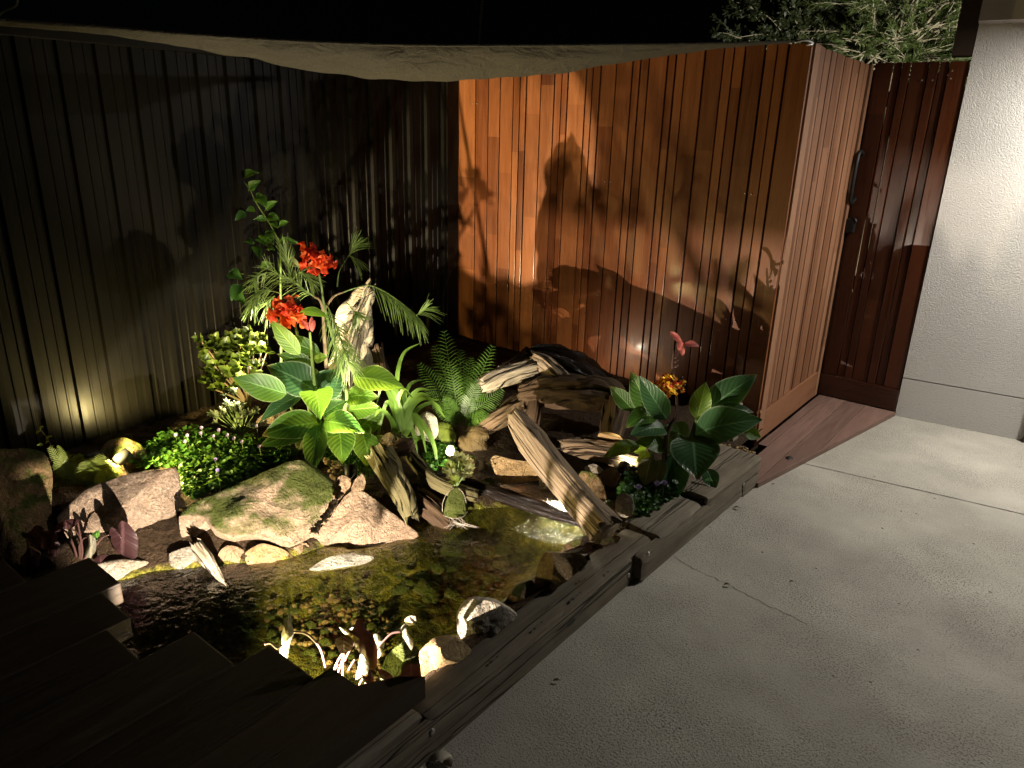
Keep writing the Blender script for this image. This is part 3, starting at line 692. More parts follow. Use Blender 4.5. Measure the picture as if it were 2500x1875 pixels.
rock('small grey upright stone wedged between two boulders', oval(424, 456, 1214, 1276, 9, 3), (440, 1276), .10, 30, .02, .05, M['grey'], 'stone', group=GS, facets=2)
for lab, ol, ft, mt in [
    ('speckled yellow rounded stone under the mossy slab', [(600, 1348), (640, 1326), (690, 1340), (715, 1364), (662, 1383), (615, 1388), (600, 1372)], (655, 1386), 'tan'),
    ('small smooth brown oval stone beside the triangular boulder', oval(711, 757, 1325, 1363, 9, 5, -.25), (735, 1362), 'river'),
    ('round brown stone right of the little driftwood piece', oval(531, 600, 1331, 1390, 10, 6), (565, 1388), 'river'),
    ('white and brown blotched stone left of the little driftwood piece', [(413, 1352), (460, 1334), (500, 1343), (507, 1376), (452, 1397), (417, 1382)], (455, 1396), 'grey'),
    ('thin slanting tan stone under the grey-pink boulder', [(372, 1374), (408, 1330), (446, 1310), (443, 1336), (402, 1370)], (395, 1373), 'tan'),
    ('little tan stone tucked under the squared block', oval(398, 443, 1286, 1332, 8, 8), (420, 1331), 'tan'),
    ('flat stained stone at the corner of the deck', [(238, 1376), (300, 1364), (360, 1370), (384, 1392), (352, 1416), (280, 1424), (252, 1402)], (300, 1422), 'grey'),
    ('orange-brown stone behind the left dark leaves', [(98, 1404), (118, 1366), (160, 1353), (176, 1380), (150, 1408)], (135, 1406), 'tan'),
    ('small tan stone right under the lip of the mossy slab', oval(590, 640, 1322, 1352, 8, 11), (615, 1350), 'tan')]:
    rock(lab, ol, ft, .02, 28, .025, .06, M[mt], 'stone', group=GS, amp=.04, facets=3)
rock('long pale flat stone breaking the water surface', [(755, 1389), (800, 1362), (860, 1351), (914, 1360), (890, 1376), (830, 1386), (780, 1397)], (830, 1388), .038, 78, .012, .03, M['whiterock'], 'stone', amp=.03, facets=2)
for lab, ol, ft, z0, mt, tb in [
    ('pale grey rock with a dark top against the sleeper', [(1114, 1502), (1130, 1470), (1160, 1457), (1210, 1464), (1264, 1500), (1232, 1532), (1168, 1578), (1138, 1576), (1118, 1546)], (1150, 1578), .06, 'grey', .10),
    ('yellow tan rock nearest the deck against the sleeper', [(1024, 1592), (1060, 1560), (1112, 1554), (1152, 1590), (1100, 1624), (1036, 1664), (1026, 1622)], (1040, 1660), .05, 'tan', .10),
    ('low brown rock between the two taller rocks by the sleeper', [(1230, 1478), (1258, 1430), (1300, 1416), (1312, 1460), (1280, 1494)], (1260, 1490), .06, 'granite_brown', .10),
    ('tall tan-faced rock against the sleeper joint', [(1300, 1466), (1304, 1420), (1324, 1352), (1346, 1347), (1420, 1353), (1434, 1376), (1392, 1412), (1350, 1442), (1312, 1472)], (1320, 1470), .07, 'tan', .12),
    ('wet dark rock below the foot of the leaning log', [(1362, 1352), (1398, 1315), (1440, 1306), (1456, 1328), (1424, 1354)], (1400, 1353), .05, 'wetrock', .08),
    ('brown rock right under the foot of the leaning log', [(1422, 1350), (1440, 1318), (1480, 1304), (1515, 1310), (1500, 1335), (1450, 1354)], (1450, 1352), .07, 'granite_brown', .08)]:
    rock(lab, ol, ft, z0, 26, .085, tb, M[mt], group=GR, amp=.05, power=2.2)
rock('green moss covered rock half under water in the near corner', [(925, 1652), (945, 1600), (990, 1566), (1026, 1590), (1034, 1642), (990, 1694), (940, 1696)], (980, 1694), -.03, 60, .05, .1, M['mossrock'], amp=.06)
rock('tiny white pebble in the water near the dark leaves', oval(988, 1018, 1501, 1528, 8, 3), (1003, 1528), .03, 50, .012, .02, M['whiterock'], 'pebble', facets=1)
GC = 'stones around the log cave'
for lab, ol, ft, z0, lean, mt in [
    ('cream block of stone under the leaning log', [(1197, 1122), (1210, 1112), (1262, 1124), (1300, 1126), (1322, 1142), (1322, 1170), (1290, 1176), (1230, 1183), (1210, 1160)], (1260, 1182), .13, 18, 'tan'),
    ('small round tan stone left of the cream block', oval(1178, 1206, 1116, 1152, 8, 4), (1190, 1152), .15, 25, 'tan'),
    ('pale flat ledge stone glowing behind the leaning log', [(1318, 1162), (1350, 1158), (1362, 1178), (1350, 1192), (1318, 1190)], (1340, 1192), .11, 20, 'whiterock'),
    ('smooth tan stone left of the bright spotlight in the middle', [(815, 1180), (832, 1160), (855, 1168), (856, 1188), (840, 1202), (822, 1196)], (838, 1201), .22, 30, 'river'),
    ('broken brown stone right of the bright spotlight in the middle', [(857, 1196), (866, 1172), (884, 1156), (893, 1176), (888, 1196), (870, 1198)], (875, 1197), .22, 25, 'river'),
    ('thin grey stone lying left of the right-hand spotlight', [(1428, 1140), (1450, 1132), (1472, 1146), (1474, 1154), (1446, 1156), (1430, 1150)], (1450, 1156), .17, 40, 'grey'),
    ('angular cream stone just left of the right-hand spotlight', [(1463, 1172), (1472, 1148), (1500, 1142), (1516, 1160), (1512, 1180), (1492, 1190)], (1490, 1189), .14, 22, 'river'),
    ('tan stone touching the right-hand spotlight', [(1514, 1176), (1520, 1144), (1540, 1150), (1552, 1178), (1535, 1185)], (1530, 1184), .14, 22, 'tan'),
    ('bright white pitted rock beside the fern', [(1012, 1060), (1020, 1020), (1042, 1004), (1066, 1020), (1070, 1060), (1050, 1080)], (1040, 1080), .2, 22, 'whiterock'),
    ('yellowish round stone right of the big canna foot', oval(930, 968, 1056, 1104, 9, 6), (950, 1104), .21, 25, 'tan'),
    ('pale rock behind the left leaves of the big canna', [(624, 1030), (650, 1005), (690, 992), (705, 1015), (690, 1035), (640, 1040)], (660, 1040), .24, 30, 'granite'),
    ('round grey rock left of the small-leaved cover by the sleeper', oval(1502, 1548, 1202, 1268, 9, 2), (1525, 1268), .15, 22, 'grey'),
    ('dark brown stone under the fern roots', oval(1140, 1170, 1112, 1160, 8, 9), (1155, 1160), .15, 25, 'wetrock'),
    ('mossy tan stone below the round stone near the wet log', oval(1172, 1210, 1165, 1200, 8, 12), (1190, 1200), .10, 25, 'mossrock'),
    ('pale stone among the moss behind the second spotlight', oval(1088, 1112, 1085, 1114, 7, 13), (1100, 1114), .2, 25, 'whiterock'),
    ('brown rock in the shade right of the leaning log', [(1400, 1190), (1420, 1150), (1460, 1160), (1480, 1210), (1470, 1250), (1430, 1240)], (1440, 1245), .1, 30, 'granite_brown'),
    ('low brown stone between the leaning log and the small-leaved cover', [(1460, 1262), (1480, 1220), (1505, 1230), (1505, 1268), (1490, 1284)], (1485, 1282), .12, 30, 'wetrock'),
    ('stone glowing yellow under the right canna', [(1530, 1110), (1545, 1086), (1575, 1090), (1590, 1120), (1570, 1135), (1540, 1130)], (1560, 1134), .17, 25, 'tan')]:
    rock(lab, ol, ft, z0, lean, .022, .05, M[mt], 'stone', group=GC, amp=.05, facets=3)

# loose gravel and pebbles: one mass each
def pebbles(name, spots, mat, rmin, rmax, label=None, zfun=None):
    bm = bmesh.new(); bmesh.ops.create_icosphere(bm, subdivisions=1, radius=1); base = np.array([v.co[:] for v in bm.verts]); bf = np.array([[v.index for v in f.verts] for f in bm.faces]); bm.free()
    VS, FS = [], []
    for i, p in enumerate(spots):
        r = RNG.uniform(rmin, rmax); s = RNG.uniform(.6, 1.2, 3)*r; s[2] *= .7
        b = base*(1+RNG.uniform(-.12, .12, (len(base), 1)))*s; a = RNG.uniform(0, 6.28); c_, s_ = math.cos(a), math.sin(a)
        b = np.c_[b[:, 0]*c_-b[:, 1]*s_, b[:, 0]*s_+b[:, 1]*c_, b[:, 2]]+np.array(p)+[0, 0, r*.25]
        VS.append(b); FS.append(bf+i*len(base))
    return mk(name, np.concatenate(VS), np.concatenate(FS), mat, label=label, cat='gravel' if label else None, kind='stuff')
def inpoly(x, y, poly):
    c = False; j = len(poly)-1
    for i in range(len(poly)):
        if (poly[i][1] > y) != (poly[j][1] > y) and x < (poly[j][0]-poly[i][0])*(y-poly[i][1])/(poly[j][1]-poly[i][1])+poly[i][0]: c = not c
        j = i
    return c
def scatter(poly, n, z=.18, soil=True, lift=0):
    xs_, ys_ = [p[0] for p in poly], [p[1] for p in poly]; out = []
    while len(out) < n:
        x, y = random.uniform(min(xs_), max(xs_)), random.uniform(min(ys_), max(ys_))
        if inpoly(x, y, poly):
            p = at(x, y, z)
            if soil:
                for _ in range(3): p = at(x, y, soil_z(p.x, p.y)+max(lift, 0))
            
            if lift > -1 or p.z < -.045: out.append((p.x, p.y, p.z))
    return out
pebbles('gravel', scatter([(790, 1120), (830, 1130), (850, 1180), (835, 1215), (800, 1265), (765, 1315), (755, 1300), (800, 1250), (825, 1200)], 150, .2, False), M['river'], .006, .016, 'small pebbles filling the gap between slab and triangular boulder')
pebbles('gravel', scatter([(1720, 1085), (1800, 1085), (1850, 1105), (1790, 1150), (1740, 1160)], 220), M['tan'], .004, .011, 'coarse chips on the soil beside the far sleeper')
pebbles('gravel', scatter([(1400, 1200), (1560, 1260), (1500, 1330), (1440, 1300)], 160), M['granite_brown'], .004, .013, 'brown gravel around the foot of the leaning log')
pebbles('gravel', scatter([(600, 1470), (860, 1440), (960, 1500), (930, 1690), (840, 1640), (700, 1560)], 230, -.1, True, -1e-9-1), M['tan'], .004, .020, 'yellow brown gravel on the pond floor near the deck')
pebbles('gravel', scatter([(400, 1440), (860, 1420), (960, 1500), (930, 1690), (840, 1640), (600, 1560)], 70, -.1, True, -1e-9-1), M['mossrock'], .008, .030, 'dark mossy stones among the yellow gravel of the pond floor')
pebbles('gravel', scatter([(900, 1360), (1250, 1290), (1330, 1330), (1200, 1450), (1000, 1480)], 55, -.1, True, -1e-9-1), M['mossrock'], .014, .045, 'mossy pebbles on the pond floor in mid water')

# ================================================================== LOGS
def P(px, py, z=None, d=None, y=None):
    return at(px, py, z) if z is not None else pix(px, py, d)
LG = 'old logs around the pond'
def log(label, pts, rad, mat, name='log', cat='log', ridge=.24, rough=.22, seg=44, jag=.05, rs=1, sub=16, flat=1.0, group=LG):
    pts = [Vector(p) for p in pts]; org = Vector((sum(p.x for p in pts)/len(pts), sum(p.y for p in pts)/len(pts), min(p.z for p in pts)))
    o = tube(name, [p-org for p in pts], rad, M[mat], None, seg, True, rough, ridge, rs, sub, jag, flat, label=label, cat=cat, group=group)
    o.location = org; return o
log('thick pale log leaning across the stream towards the sleepers', [P(1262, 1022, .40), P(1300, 1080, .35), P(1362, 1160, .29), P(1425, 1235, .24), P(1478, 1294, .20)], [.046, .066, .061, .062, .066], 'drift', rs=2, jag=.05, seg=56, sub=26, ridge=.06, rough=.10)
dl = depth(at(1400, 1110, .2))
log('brown log running from the fern to the log cave', [P(1150, 1060, .2), P(1210, 1028, .27), P(1285, 985, .36)], [.032, .045, .052], 'bark', rs=3, ridge=.34)
log('cracked brown log forming the roof of the log cave', [pix(1272, 962, 3.45), pix(1330, 955, 3.45), pix(1410, 955, 3.45), pix(1475, 962, 3.45), pix(1505, 985, 3.45)], [.05, .072, .085, .075, .05], 'bark', rs=4, seg=56, sub=18, ridge=.32)
log('short upright log at the left side of the cave', [P(1296, 1060, .2), pix(1302, 1015, 3.42), pix(1310, 965, 3.45)], [.04, .038, .034], 'bark', rs=5)
cl = log('sawn log hanging at the right side of the cave', [pix(1506, 965, 3.42), pix(1500, 1020, 3.38), pix(1490, 1068, 3.33)], [.055, .062, .056], 'bark', rs=6, jag=0, rough=.08)
c_ = pix(1490, 1068, 3.33)-cl.location; ax = (pix(1490, 1068, 3.33)-pix(1500, 1020, 3.38)).normalized()
a_ = ax.orthogonal().normalized(); b_ = ax.cross(a_)
mk('sawn_end', [c_+ax*.004]+[c_+ax*.004+(a_*math.cos(t)+b_*math.sin(t))*.057 for t in np.linspace(0, 6.283, 25)[:-1]], [(0, i, i % 24+1) for i in range(1, 25)], M['endgrain'], smooth=False).parent = cl
log('silvery lichen-crusted log leaning on the left of the cave roof', [pix(1178, 942, 3.42), pix(1230, 918, 3.46), pix(1310, 893, 3.5)], [.036, .05, .046], 'stump', rs=7, ridge=.3, jag=.04)
log('weathered branch stub on top of the log cave', [pix(1302, 868, 3.5), pix(1330, 890, 3.48), pix(1365, 925, 3.46)], [.02, .042, .05], 'drift', rs=8, jag=.05)
log('black root mass lying behind the cave roof', [pix(1290, 868, 3.66), pix(1330, 878, 3.66), pix(1410, 910, 3.66), pix(1490, 965, 3.62)], [.04, .075, .09, .08], 'wet_shaded_log', rs=9, ridge=.3)  # unlit silhouette: the shade is put into the near-black wood colour
log('dark knobbly root behind the lichen-crusted log', [pix(1225, 905, 3.72), pix(1262, 888, 3.72), pix(1300, 865, 3.72)], [.03, .04, .045], 'wet_shaded_log', rs=10, ridge=.4)
log('dark rounded log end behind the right canna leaves', [pix(1520, 985, 3.6), pix(1545, 955, 3.62)], [.06, .05], 'wet_shaded_log', rs=11)
log('splintered grey log lying before the cave mouth', [P(1368, 1085, .24), P(1430, 1095, .22), P(1500, 1108, .21), P(1562, 1122, .2)], [.022, .05, .058, .045], 'drift', rs=12, ridge=.28, jag=.07, seg=32)
log('thin black wet log lying across the stream', [P(1120, 1175, .15), P(1200, 1200, .135), P(1330, 1245, .115), P(1440, 1275, .11), P(1490, 1296, .1)], [.030, .030, .028, .026, .018], 'wet_shaded_log', rs=13)
log('mossy split log beside the bright middle spotlight', [P(925, 1105, .27), P(955, 1160, .23), P(985, 1215, .16), P(1005, 1265, .1)], [.048, .055, .046, .028], 'mosslog', rs=14, ridge=.3, jag=.06, seg=30)
log('curved dark log edging the second spotlight', [P(975, 1075, .25), P(1005, 1115, .21), P(1050, 1165, .18), P(1105, 1195, .16), P(1160, 1210, .14)], [.03, .03, .034, .034, .028], 'mosslog', rs=15, rough=.1, ridge=.08)
log('curl of brown bark at the foot of the strap-leaved plant', [P(965, 1098, .26), P(990, 1088, .27), P(1004, 1078, .28)], [.03, .038, .02], 'bark', rs=16, ridge=.3, jag=.04)
log('small bleached driftwood piece sticking out over the water', [P(480, 1330, .12), P(505, 1365, .09), P(530, 1400, .055), P(547, 1422, .045)], [.020, .024, .016, .004], 'stump', name='driftwood', cat='driftwood', rs=17, ridge=.3)
log('black sunken log under the mossy split log', [P(1010, 1215, .12), P(1060, 1250, .08), P(1100, 1285, .03)], [.05, .05, .04], 'bark', rs=18)
# tall stump behind the big canna, with flutes
st = log('tall bleached tree stump behind the big canna', [pix(828, 1010, 3.53), pix(838, 930, 3.55), pix(852, 860, 3.57), pix(868, 785, 3.58), pix(890, 725, 3.58), pix(902, 700, 3.58)], [.11, .10, .09, .078, .05, .025], 'stump', name='tree_stump', cat='stump', rs=20, ridge=.45, rough=.25, jag=.08, seg=40, sub=8)
log('grey post-like stump right of the tall stump', [pix(930, 960, 3.6), pix(925, 900, 3.62), pix(915, 850, 3.62)], [.05, .045, .04], 'bark', name='tree_stump', cat='stump', rs=21)
# posts at the fence foot
box('fence_foot_post', (-1.30, 3.40, .0), (-1.235, 3.47, .30), M['sleeper'], None, .006, label='short weathered peg at the far end of the bed by the screen', cat='post')

# ================================================================== PLANTS
def leaf_geo(base, tip, width, n, bend=.12, cup=.18, wave=.03, seg=14, half=4, peak=.42, seed=0, droop=0.0, curl=0.0):
    base, tip = Vector(base), Vector(tip); ax = tip-base; L = ax.length; axn = ax/L
    side = axn.cross(n).normalized(); nn = side.cross(axn).normalized(); rr = random.Random(seed)
    ph = rr.uniform(0, 6)
    a_, b_ = peak*1.75, (1-peak)*1.85
    wmax = max((t/100)**a_*(1-t/100)**b_ for t in range(1, 100))
    vs, fs, uv = [], [], []
    for i in range(seg+1):
        t = i/seg; w = ((t**a_)*((1-t)**b_)/wmax if 0 < t < 1 else 0)*width/2+.0008
        mid = base+ax*t+nn*(bend*L*4*t*(1-t))-UP*(droop*L*t*t)
        for j in range(-half, half+1):
            u = j/half; s = abs(u)
            off = cup*s**1.4*w*(1+curl*u)+wave*width*math.sin(9*t+ph+u*2)*s*s
            vs.append(mid+side*u*w*(1-.12*cup*s)+nn*off); uv.append((.5+.5*u, t))
    m_ = 2*half+1
    for i in range(seg):
        for j in range(m_-1): fs.append((i*m_+j, i*m_+j+1, (i+1)*m_+j+1, (i+1)*m_+j))
    return vs, fs, uv
def facing(p, up=.4, side=0.0):
    c = (CAM-Vector(p)).normalized(); return (c+UP*up+c.cross(UP).normalized()*side).normalized()
def big_leaf(parent, b, t, wpx, d0, d1, mat='canna', up=.35, side=0, bend=.10, cup=.18, seed=0, zm=Z2, peak=.42, name='leaf', wave=.03):
    pb, pt = zm(*b), zm(*t); B, T = pix(*pb, d0), pix(*pt, d1); sc = math.hypot(zm(1, 0)[0]-zm(0, 0)[0], 0)
    w = 1.14*wpx*sc*(d0+d1)/2/F
    v, f, u = leaf_geo(B, T, w, facing((B+T)/2, up, side), bend, cup, wave, seed=seed, peak=peak)
    return mk(name, v, f, M[mat], parent, uv=u)
class Acc:
    def __init__(s): s.v, s.f, s.u, s.n = [], [], [], 0
    def add(s, v, f, u):
        s.f += [tuple(i+s.n for i in q) for q in f]; s.v += list(v); s.u += list(u); s.n += len(v)
    def build(s, name, mat, parent=None, **k): return mk(name, s.v, s.f, mat, parent, uv=s.u, **k)

# --- the big left canna
cb = at(770, 1105, .2); D0 = depth(cb)
ca = empty('canna_plant', cb, label='big bright green canna lit from below with two red flower heads', cat='plant')
for i, (b, t, w, dd0, dd1, mt, up, sd, bend) in enumerate([
    ((1050, 890), (600, 990), 225, 0, -.12, 'canna', .5, .3, .10),
    ((1000, 930), (575, 1075), 140, .02, -.1, 'canna', .2, .2, .08),
    ((1060, 880), (1392, 968), 190, 0, -.08, 'canna', .5, -.2, .12),
    ((1008, 640), (1052, 868), 225, .06, -.14, 'canna', .7, 0, .16),
    ((1030, 905), (985, 1292), 165, -.03, -.22, 'canna', .1, .1, .05),
    ((1195, 915), (1218, 1212), 200, .0, -.14, 'canna_y', .1, -.1, .06),
    ((1375, 960), (1435, 1265), 190, .02, -.10, 'canna_y', .1, -.2, .06),
    ((905, 680), (585, 885), 125, .04, -.08, 'canna_d', .9, .3, .10),
    ((790, 670), (372, 542), 185, -.06, -.16, 'canna', .1, .3, .08),
    ((1020, 650), (635, 452), 240, .05, -.02, 'canna_d', .5, .2, .14),
    ((780, 660), (520, 520), 60, .12, .10, 'canna_y', .3, 0, .05),
    ((990, 445), (715, 362), 105, .05, .0, 'canna', .2, 0, .08),
    ((1050, 355), (685, 232), 125, .07, .02, 'canna', .3, .2, .10),
    ((890, 365), (668, 100), 120, -.04, -.10, 'canna_y', .1, .3, .05),
    ((1040, 690), (1220, 480), 220, .10, .12, 'canna_d', .4, 0, .08),
    ((1300, 540), (1700, 632), 195, .04, .0, 'canna_y', .5, -.2, .12),
    ((1245, 700), (1500, 700), 160, .08, .04, 'canna_y', .5, -.2, .14),
    ((1065, 840), (1262, 722), 120, .03, .0, 'canna', .5, 0, .12),
    ((1260, 800), (1520, 780), 150, .1, .08, 'canna_y', .3, -.2, .10),
    ((1340, 940), (1530, 790), 170, .12, .10, 'canna_y', .2, -.2, .08),
    ((1440, 1005), (1610, 1135), 115, .08, .04, 'canna_old', .3, -.2, .08),
    ((950, 930), (875, 1118), 115, .06, -.02, 'canna_old', .1, .2, .04),
    ((1285, 1060), (1375, 1275), 130, .1, .0, 'canna_y', .1, 0, .04),
    ((1120, 660), (1180, 460), 150, .14, .16, 'canna_d', .2, 0, .06),
    ((760, 480), (880, 640), 90, .16, .10, 'canna_old', .1, 0, .05),
    ((1000, 400), (1110, 380), 70, .08, .04, 'canna_y', .2, 0, .05),
    ((940, 480), (1040, 610), 110, .14, .10, 'canna', .2, 0, .08),
    ((1180, 760), (1280, 700), 110, .12, .12, 'canna_d', .2, 0, .05),
    ]):
    big_leaf(ca, b, t, w, D0+dd0, D0+dd1, mt, up, sd, bend, seed=i)
big_leaf(ca, (890, 1205), (1125, 1252), 75, D0, D0-.04, 'canna', .8, 0, .12, zm=Z1)
def stem(parent, pts, r, mat='stem', name='stem', seg=8): return tube(name, pts, r, M[mat], parent, seg, sub=5)
z2 = lambda x, y, d=0: pix(*Z2(x, y), D0+d)
z1 = lambda x, y, d=0: pix(*Z1(x, y), D0+d)
stem(ca, [z2(1085, 1200), z2(1040, 900, .0), z2(1000, 560, .01), z2(980, 320, .01), z2(968, 190)], [.012, .011, .008, .006, .005])
stem(ca, [z2(1110, 1190, .04), z2(1230, 800, .06), z2(1240, 600, .06), z1(1085, 1180, .06), z1(1060, 1020, .05), z1(1030, 880, .04)], [.011, .010, .008, .006, .005, .004])
stem(ca, [z2(1060, 1190, .05), z2(960, 760, .06), z2(900, 360, .06), z2(855, 130, .05)], [.012, .010, .007, .005])
stem(ca, [z2(1130, 1200, .1), z2(1300, 1000, .1), z2(1380, 760, .1)], [.010, .009, .006])
stem(ca, [z2(1045, 1200, .1), z2(930, 1000, .1), z2(800, 720, .12)], [.010, .009, .006])
def flower(parent, c, r, mats, n=12, seed=0, name='flower', up=.5, thin=.55):
    """head of crumpled petals round c"""
    rr = random.Random(seed); fo = None
    core = Acc()
    c = Vector(c)
    first = None
    for i in range(n):
        th = rr.uniform(0, 6.28); el = rr.uniform(-.7, 1.1)
        d = Vector((math.cos(th)*math.cos(el), math.sin(th)*math.cos(el), math.sin(el)))
        b = c+d*r*rr.uniform(.0, .35)+Vector((rr.uniform(-1, 1), rr.uniform(-1, 1), rr.uniform(-1, 1)))*r*.25
        t = b+d*r*rr.uniform(.65, 1.05)-UP*r*.12
        n_ = (d.cross(Vector((rr.uniform(-1, 1), rr.uniform(-1, 1), rr.uniform(-1, 1)))).normalized()+facing(b)*.6).normalized()
        v, f, u = leaf_geo(b, t, r*rr.uniform(.55, .95)*thin*1.6, n_, rr.uniform(-.25, .3), rr.uniform(.2, .7), .16, 10, 3, .62, i+seed)
        o = mk('petal' if first else name, v, f, M[mats[i % len(mats)]], parent if first is None else first, uv=u)
        if first is None: first = o
        else: o.parent = parent; o.matrix_parent_inverse = Matrix.Translation(parent.location).inverted(); o.name = 'petal'
    return first
px2m = lambda p: p*.31646*D0/F
def head(parent, pts, r, mats, name, seed):
    fo = empty('flower_head', pts[0]); fo.parent = parent; fo.matrix_parent_inverse = Matrix.Translation(parent.location).inverted()
    rr = random.Random(seed); i = 0
    for c in pts:
        for q in range(4):
            th = rr.uniform(0, 6.28); el = rr.uniform(-.8, 1.0)
            d = Vector((math.cos(th)*math.cos(el), math.sin(th)*math.cos(el), math.sin(el)))
            b = Vector(c)+d*r*.15; t = b+d*r*rr.uniform(.7, 1.1)-UP*r*.1
            n_ = (d.cross(Vector((rr.uniform(-1, 1), rr.uniform(-1, 1), rr.uniform(-1, 1)))).normalized()+facing(b)*.9).normalized()
            v, f, u = leaf_geo(b, t, r*rr.uniform(.85, 1.35), n_, rr.uniform(-.35, .35), rr.uniform(.2, .6), .22, 12, 4, .62, i+seed)
            org = Vector(fo.location)
            o = mk('petal', [x-org for x in v], f, M[mats[i % len(mats)]], None, uv=u); o.parent = fo; i += 1
    return fo
head(ca, [z1(950, 730, .02), z1(1010, 730, .02), z1(960, 800), z1(1020, 800), z1(960, 870), z1(1090, 820), z1(1060, 850)], px2m(84), ['red', 'red', 'orange'], 'flower', 3)
head(ca, [z1(760, 1150, .03), z1(830, 1150, .03), z1(720, 1210, .02), z1(800, 1200), z1(860, 1230), z1(830, 1270), z1(760, 1240)], px2m(92), ['red', 'orange', 'orange'], 'flower', 11)
for b, t in [((960, 1350), (905, 1270)), ((975, 1350), (985, 1240)), ((985, 1360), (1005, 1270))]:
    v, f, u = leaf_geo(z1(*b), z1(*t), px2m(34), facing(z1(*b)), .1, .6, .02, 8, 3, .5); mk('bud', v, f, M['pink'], ca, uv=u)

# --- right canna
rb = at(1640, 1165, .19); D1 = depth(rb); DR = D1
rc = empty('canna_plant', rb, label='broad dark green canna by the right sleepers with a pink and a yellow-red bloom', cat='plant')
for i, (b, t, w, d0, d1, mt, up, sd, bend, zm) in enumerate([
    ((720, 1150), (438, 615), 235, .05, .0, 'canna', .2, .3, .08, Z6),
    ((865, 1190), (538, 665), 220, .0, -.08, 'canna_d', .4, .3, .08, Z6),
    ((470, 1080), (185, 785), 150, .06, .05, 'canna', .3, .3, .06, Z6),
    ((720, 1150), (370, 1295), 215, .02, -.06, 'canna', .8, .2, .18, Z6),
    ((855, 1310), (415, 1392), 220, .0, -.1, 'canna_d', .7, .2, .14, Z6),
    ((1225, 1190), (1335, 745), 195, .03, .02, 'canna_y', .1, .1, .04, Z6),
    ((1290, 1120), (1948, 650), 275, .08, .02, 'canna_d', .4, -.2, .10, Z6),
    ((1180, 1385), (2005, 1195), 360, .0, -.1, 'canna_d', .7, -.1, .12, Z6),
    ((1180, 1385), (1225, 1915), 440, -.02, -.16, 'canna_d', .8, 0, .10, Z6),
    ((240, 590), (305, 1195), 290, .0, -.06, 'canna_d', .3, .1, .05, ZA),
    ((545, 1490), (100, 1655), 150, .04, -.02, 'canna', .6, .2, .12, Z6),
    ((870, 1530), (485, 1462), 175, .02, -.02, 'canna', .6, .1, .12, Z6),
    ((500, 1400), (780, 1440), 110, .06, .05, 'canna_old', .3, .1, .06, Z6),
    ((1130, 1420), (850, 1290), 230, .05, .05, 'canna', .5, 0, .08, Z6),
    ((1480, 1050), (1905, 1108), 95, .03, .02, 'canna_d', .7, 0, .10, Z6),
    ((1800, 1330), (1990, 1408), 120, .06, .04, 'canna', .3, 0, .05, Z6),
    ((700, 1660), (505, 1690), 150, .05, .03, 'canna_y', .3, 0, .06, Z6),
    ((1000, 1560), (870, 1330), 150, .08, .08, 'canna', .2, 0, .06, Z6),
    ((700, 800), (810, 1085), 170, .04, .0, 'canna_d', .3, 0, .05, ZA),
    ((1340, 1060), (1610, 800), 110, .1, .08, 'canna', .2, 0, .05, Z6),
    ((760, 1180), (900, 960), 130, .05, .06, 'canna_d', .2, 0, .05, Z6),
    ((460, 1560), (640, 1500), 120, .08, .08, 'canna_y', .4, 0, .05, Z6),
    ((1000, 1620), (930, 1440), 170, .07, .07, 'canna', .3, 0, .05, Z6),
    ]):
    big_leaf(rc, b, t, w*1.18, DR+d0, DR+d1, mt, up, sd, bend, seed=50+i, zm=zm)
for b, t, w in [((1590, 1118), (1572, 1188), 52), ((1612, 1122), (1600, 1190), 40)]:
    v, f, u = leaf_geo(pix(*b, DR-.02), pix(*t, DR-.1), w*DR/F, facing(pix(*b, DR), .3), .1, .2, .04, peak=.45); mk('leaf', v, f, M['canna_old'], rc, uv=u)
y6 = lambda x, y, d=0: pix(*Z6(x, y), DR+d)
stem(rc, [y6(850, 1800), y6(850, 1500), y6(900, 1280), y6(980, 1150), y6(985, 950), y6(960, 760), y6(935, 560), y6(955, 370)], [.012, .011, .009, .007, .006, .006, .005, .003], 'stem_d')
stem(rc, [y6(840, 1800, .03), y6(850, 1450, .02), y6(870, 1250, .02)], [.014, .012, .008])
stem(rc, [y6(1060, 1750, .03), y6(1120, 1500, .02), y6(1170, 1390), y6(1230, 1180, .02)], [.013, .012, .012, .010])
stem(rc, [y6(690, 1750, .05), y6(690, 1500, .05), y6(700, 1300, .05)], [.010, .009, .007])
stem(rc, [y6(965, 470), y6(1000, 420), y6(1020, 370)], .003, 'stem_d')
for q in [(985, 500), (1040, 700), (1010, 740), (985, 560), (1070, 790)]:
    tube('seed_pod', [y6(q[0]-25, q[1]+20), y6(*q), y6(q[0]+22, q[1]-18)], [.002, .0055, .002], M['stem_d'], rc, 6, sub=3)
pf = empty('flower_head', y6(1040, 320)); pf.parent = rc; pf.matrix_parent_inverse = Matrix.Translation(rc.location).inverted()
for b, t, w, up in [((1040, 280), (912, 145), 75, .2), ((1050, 300), (1255, 320), 85, .9), ((1050, 310), (1055, 430), 60, .1), ((1015, 380), (1035, 240), 70, .1), ((1030, 300), (1120, 300), 60, .6)]:
    v, f, u = leaf_geo(y6(*b)-y6(1040, 320), y6(*t)-y6(1040, 320), w*.2049*DR/F, facing(y6(*b), up), .12, .35, .08, 10, 3, .55)
    o = mk('petal', v, f, M['pink'], None, uv=u); o.parent = pf
head(rc, [y6(810, 720, -.02), y6(880, 690, -.02), y6(830, 790, -.03), y6(900, 770, -.03), y6(860, 850, -.03), y6(790, 800, -.03), y6(920, 840, -.03), y6(1040, 800, .0)], 95*.2049*DR/F, ['yellow'], 'flower', 21)

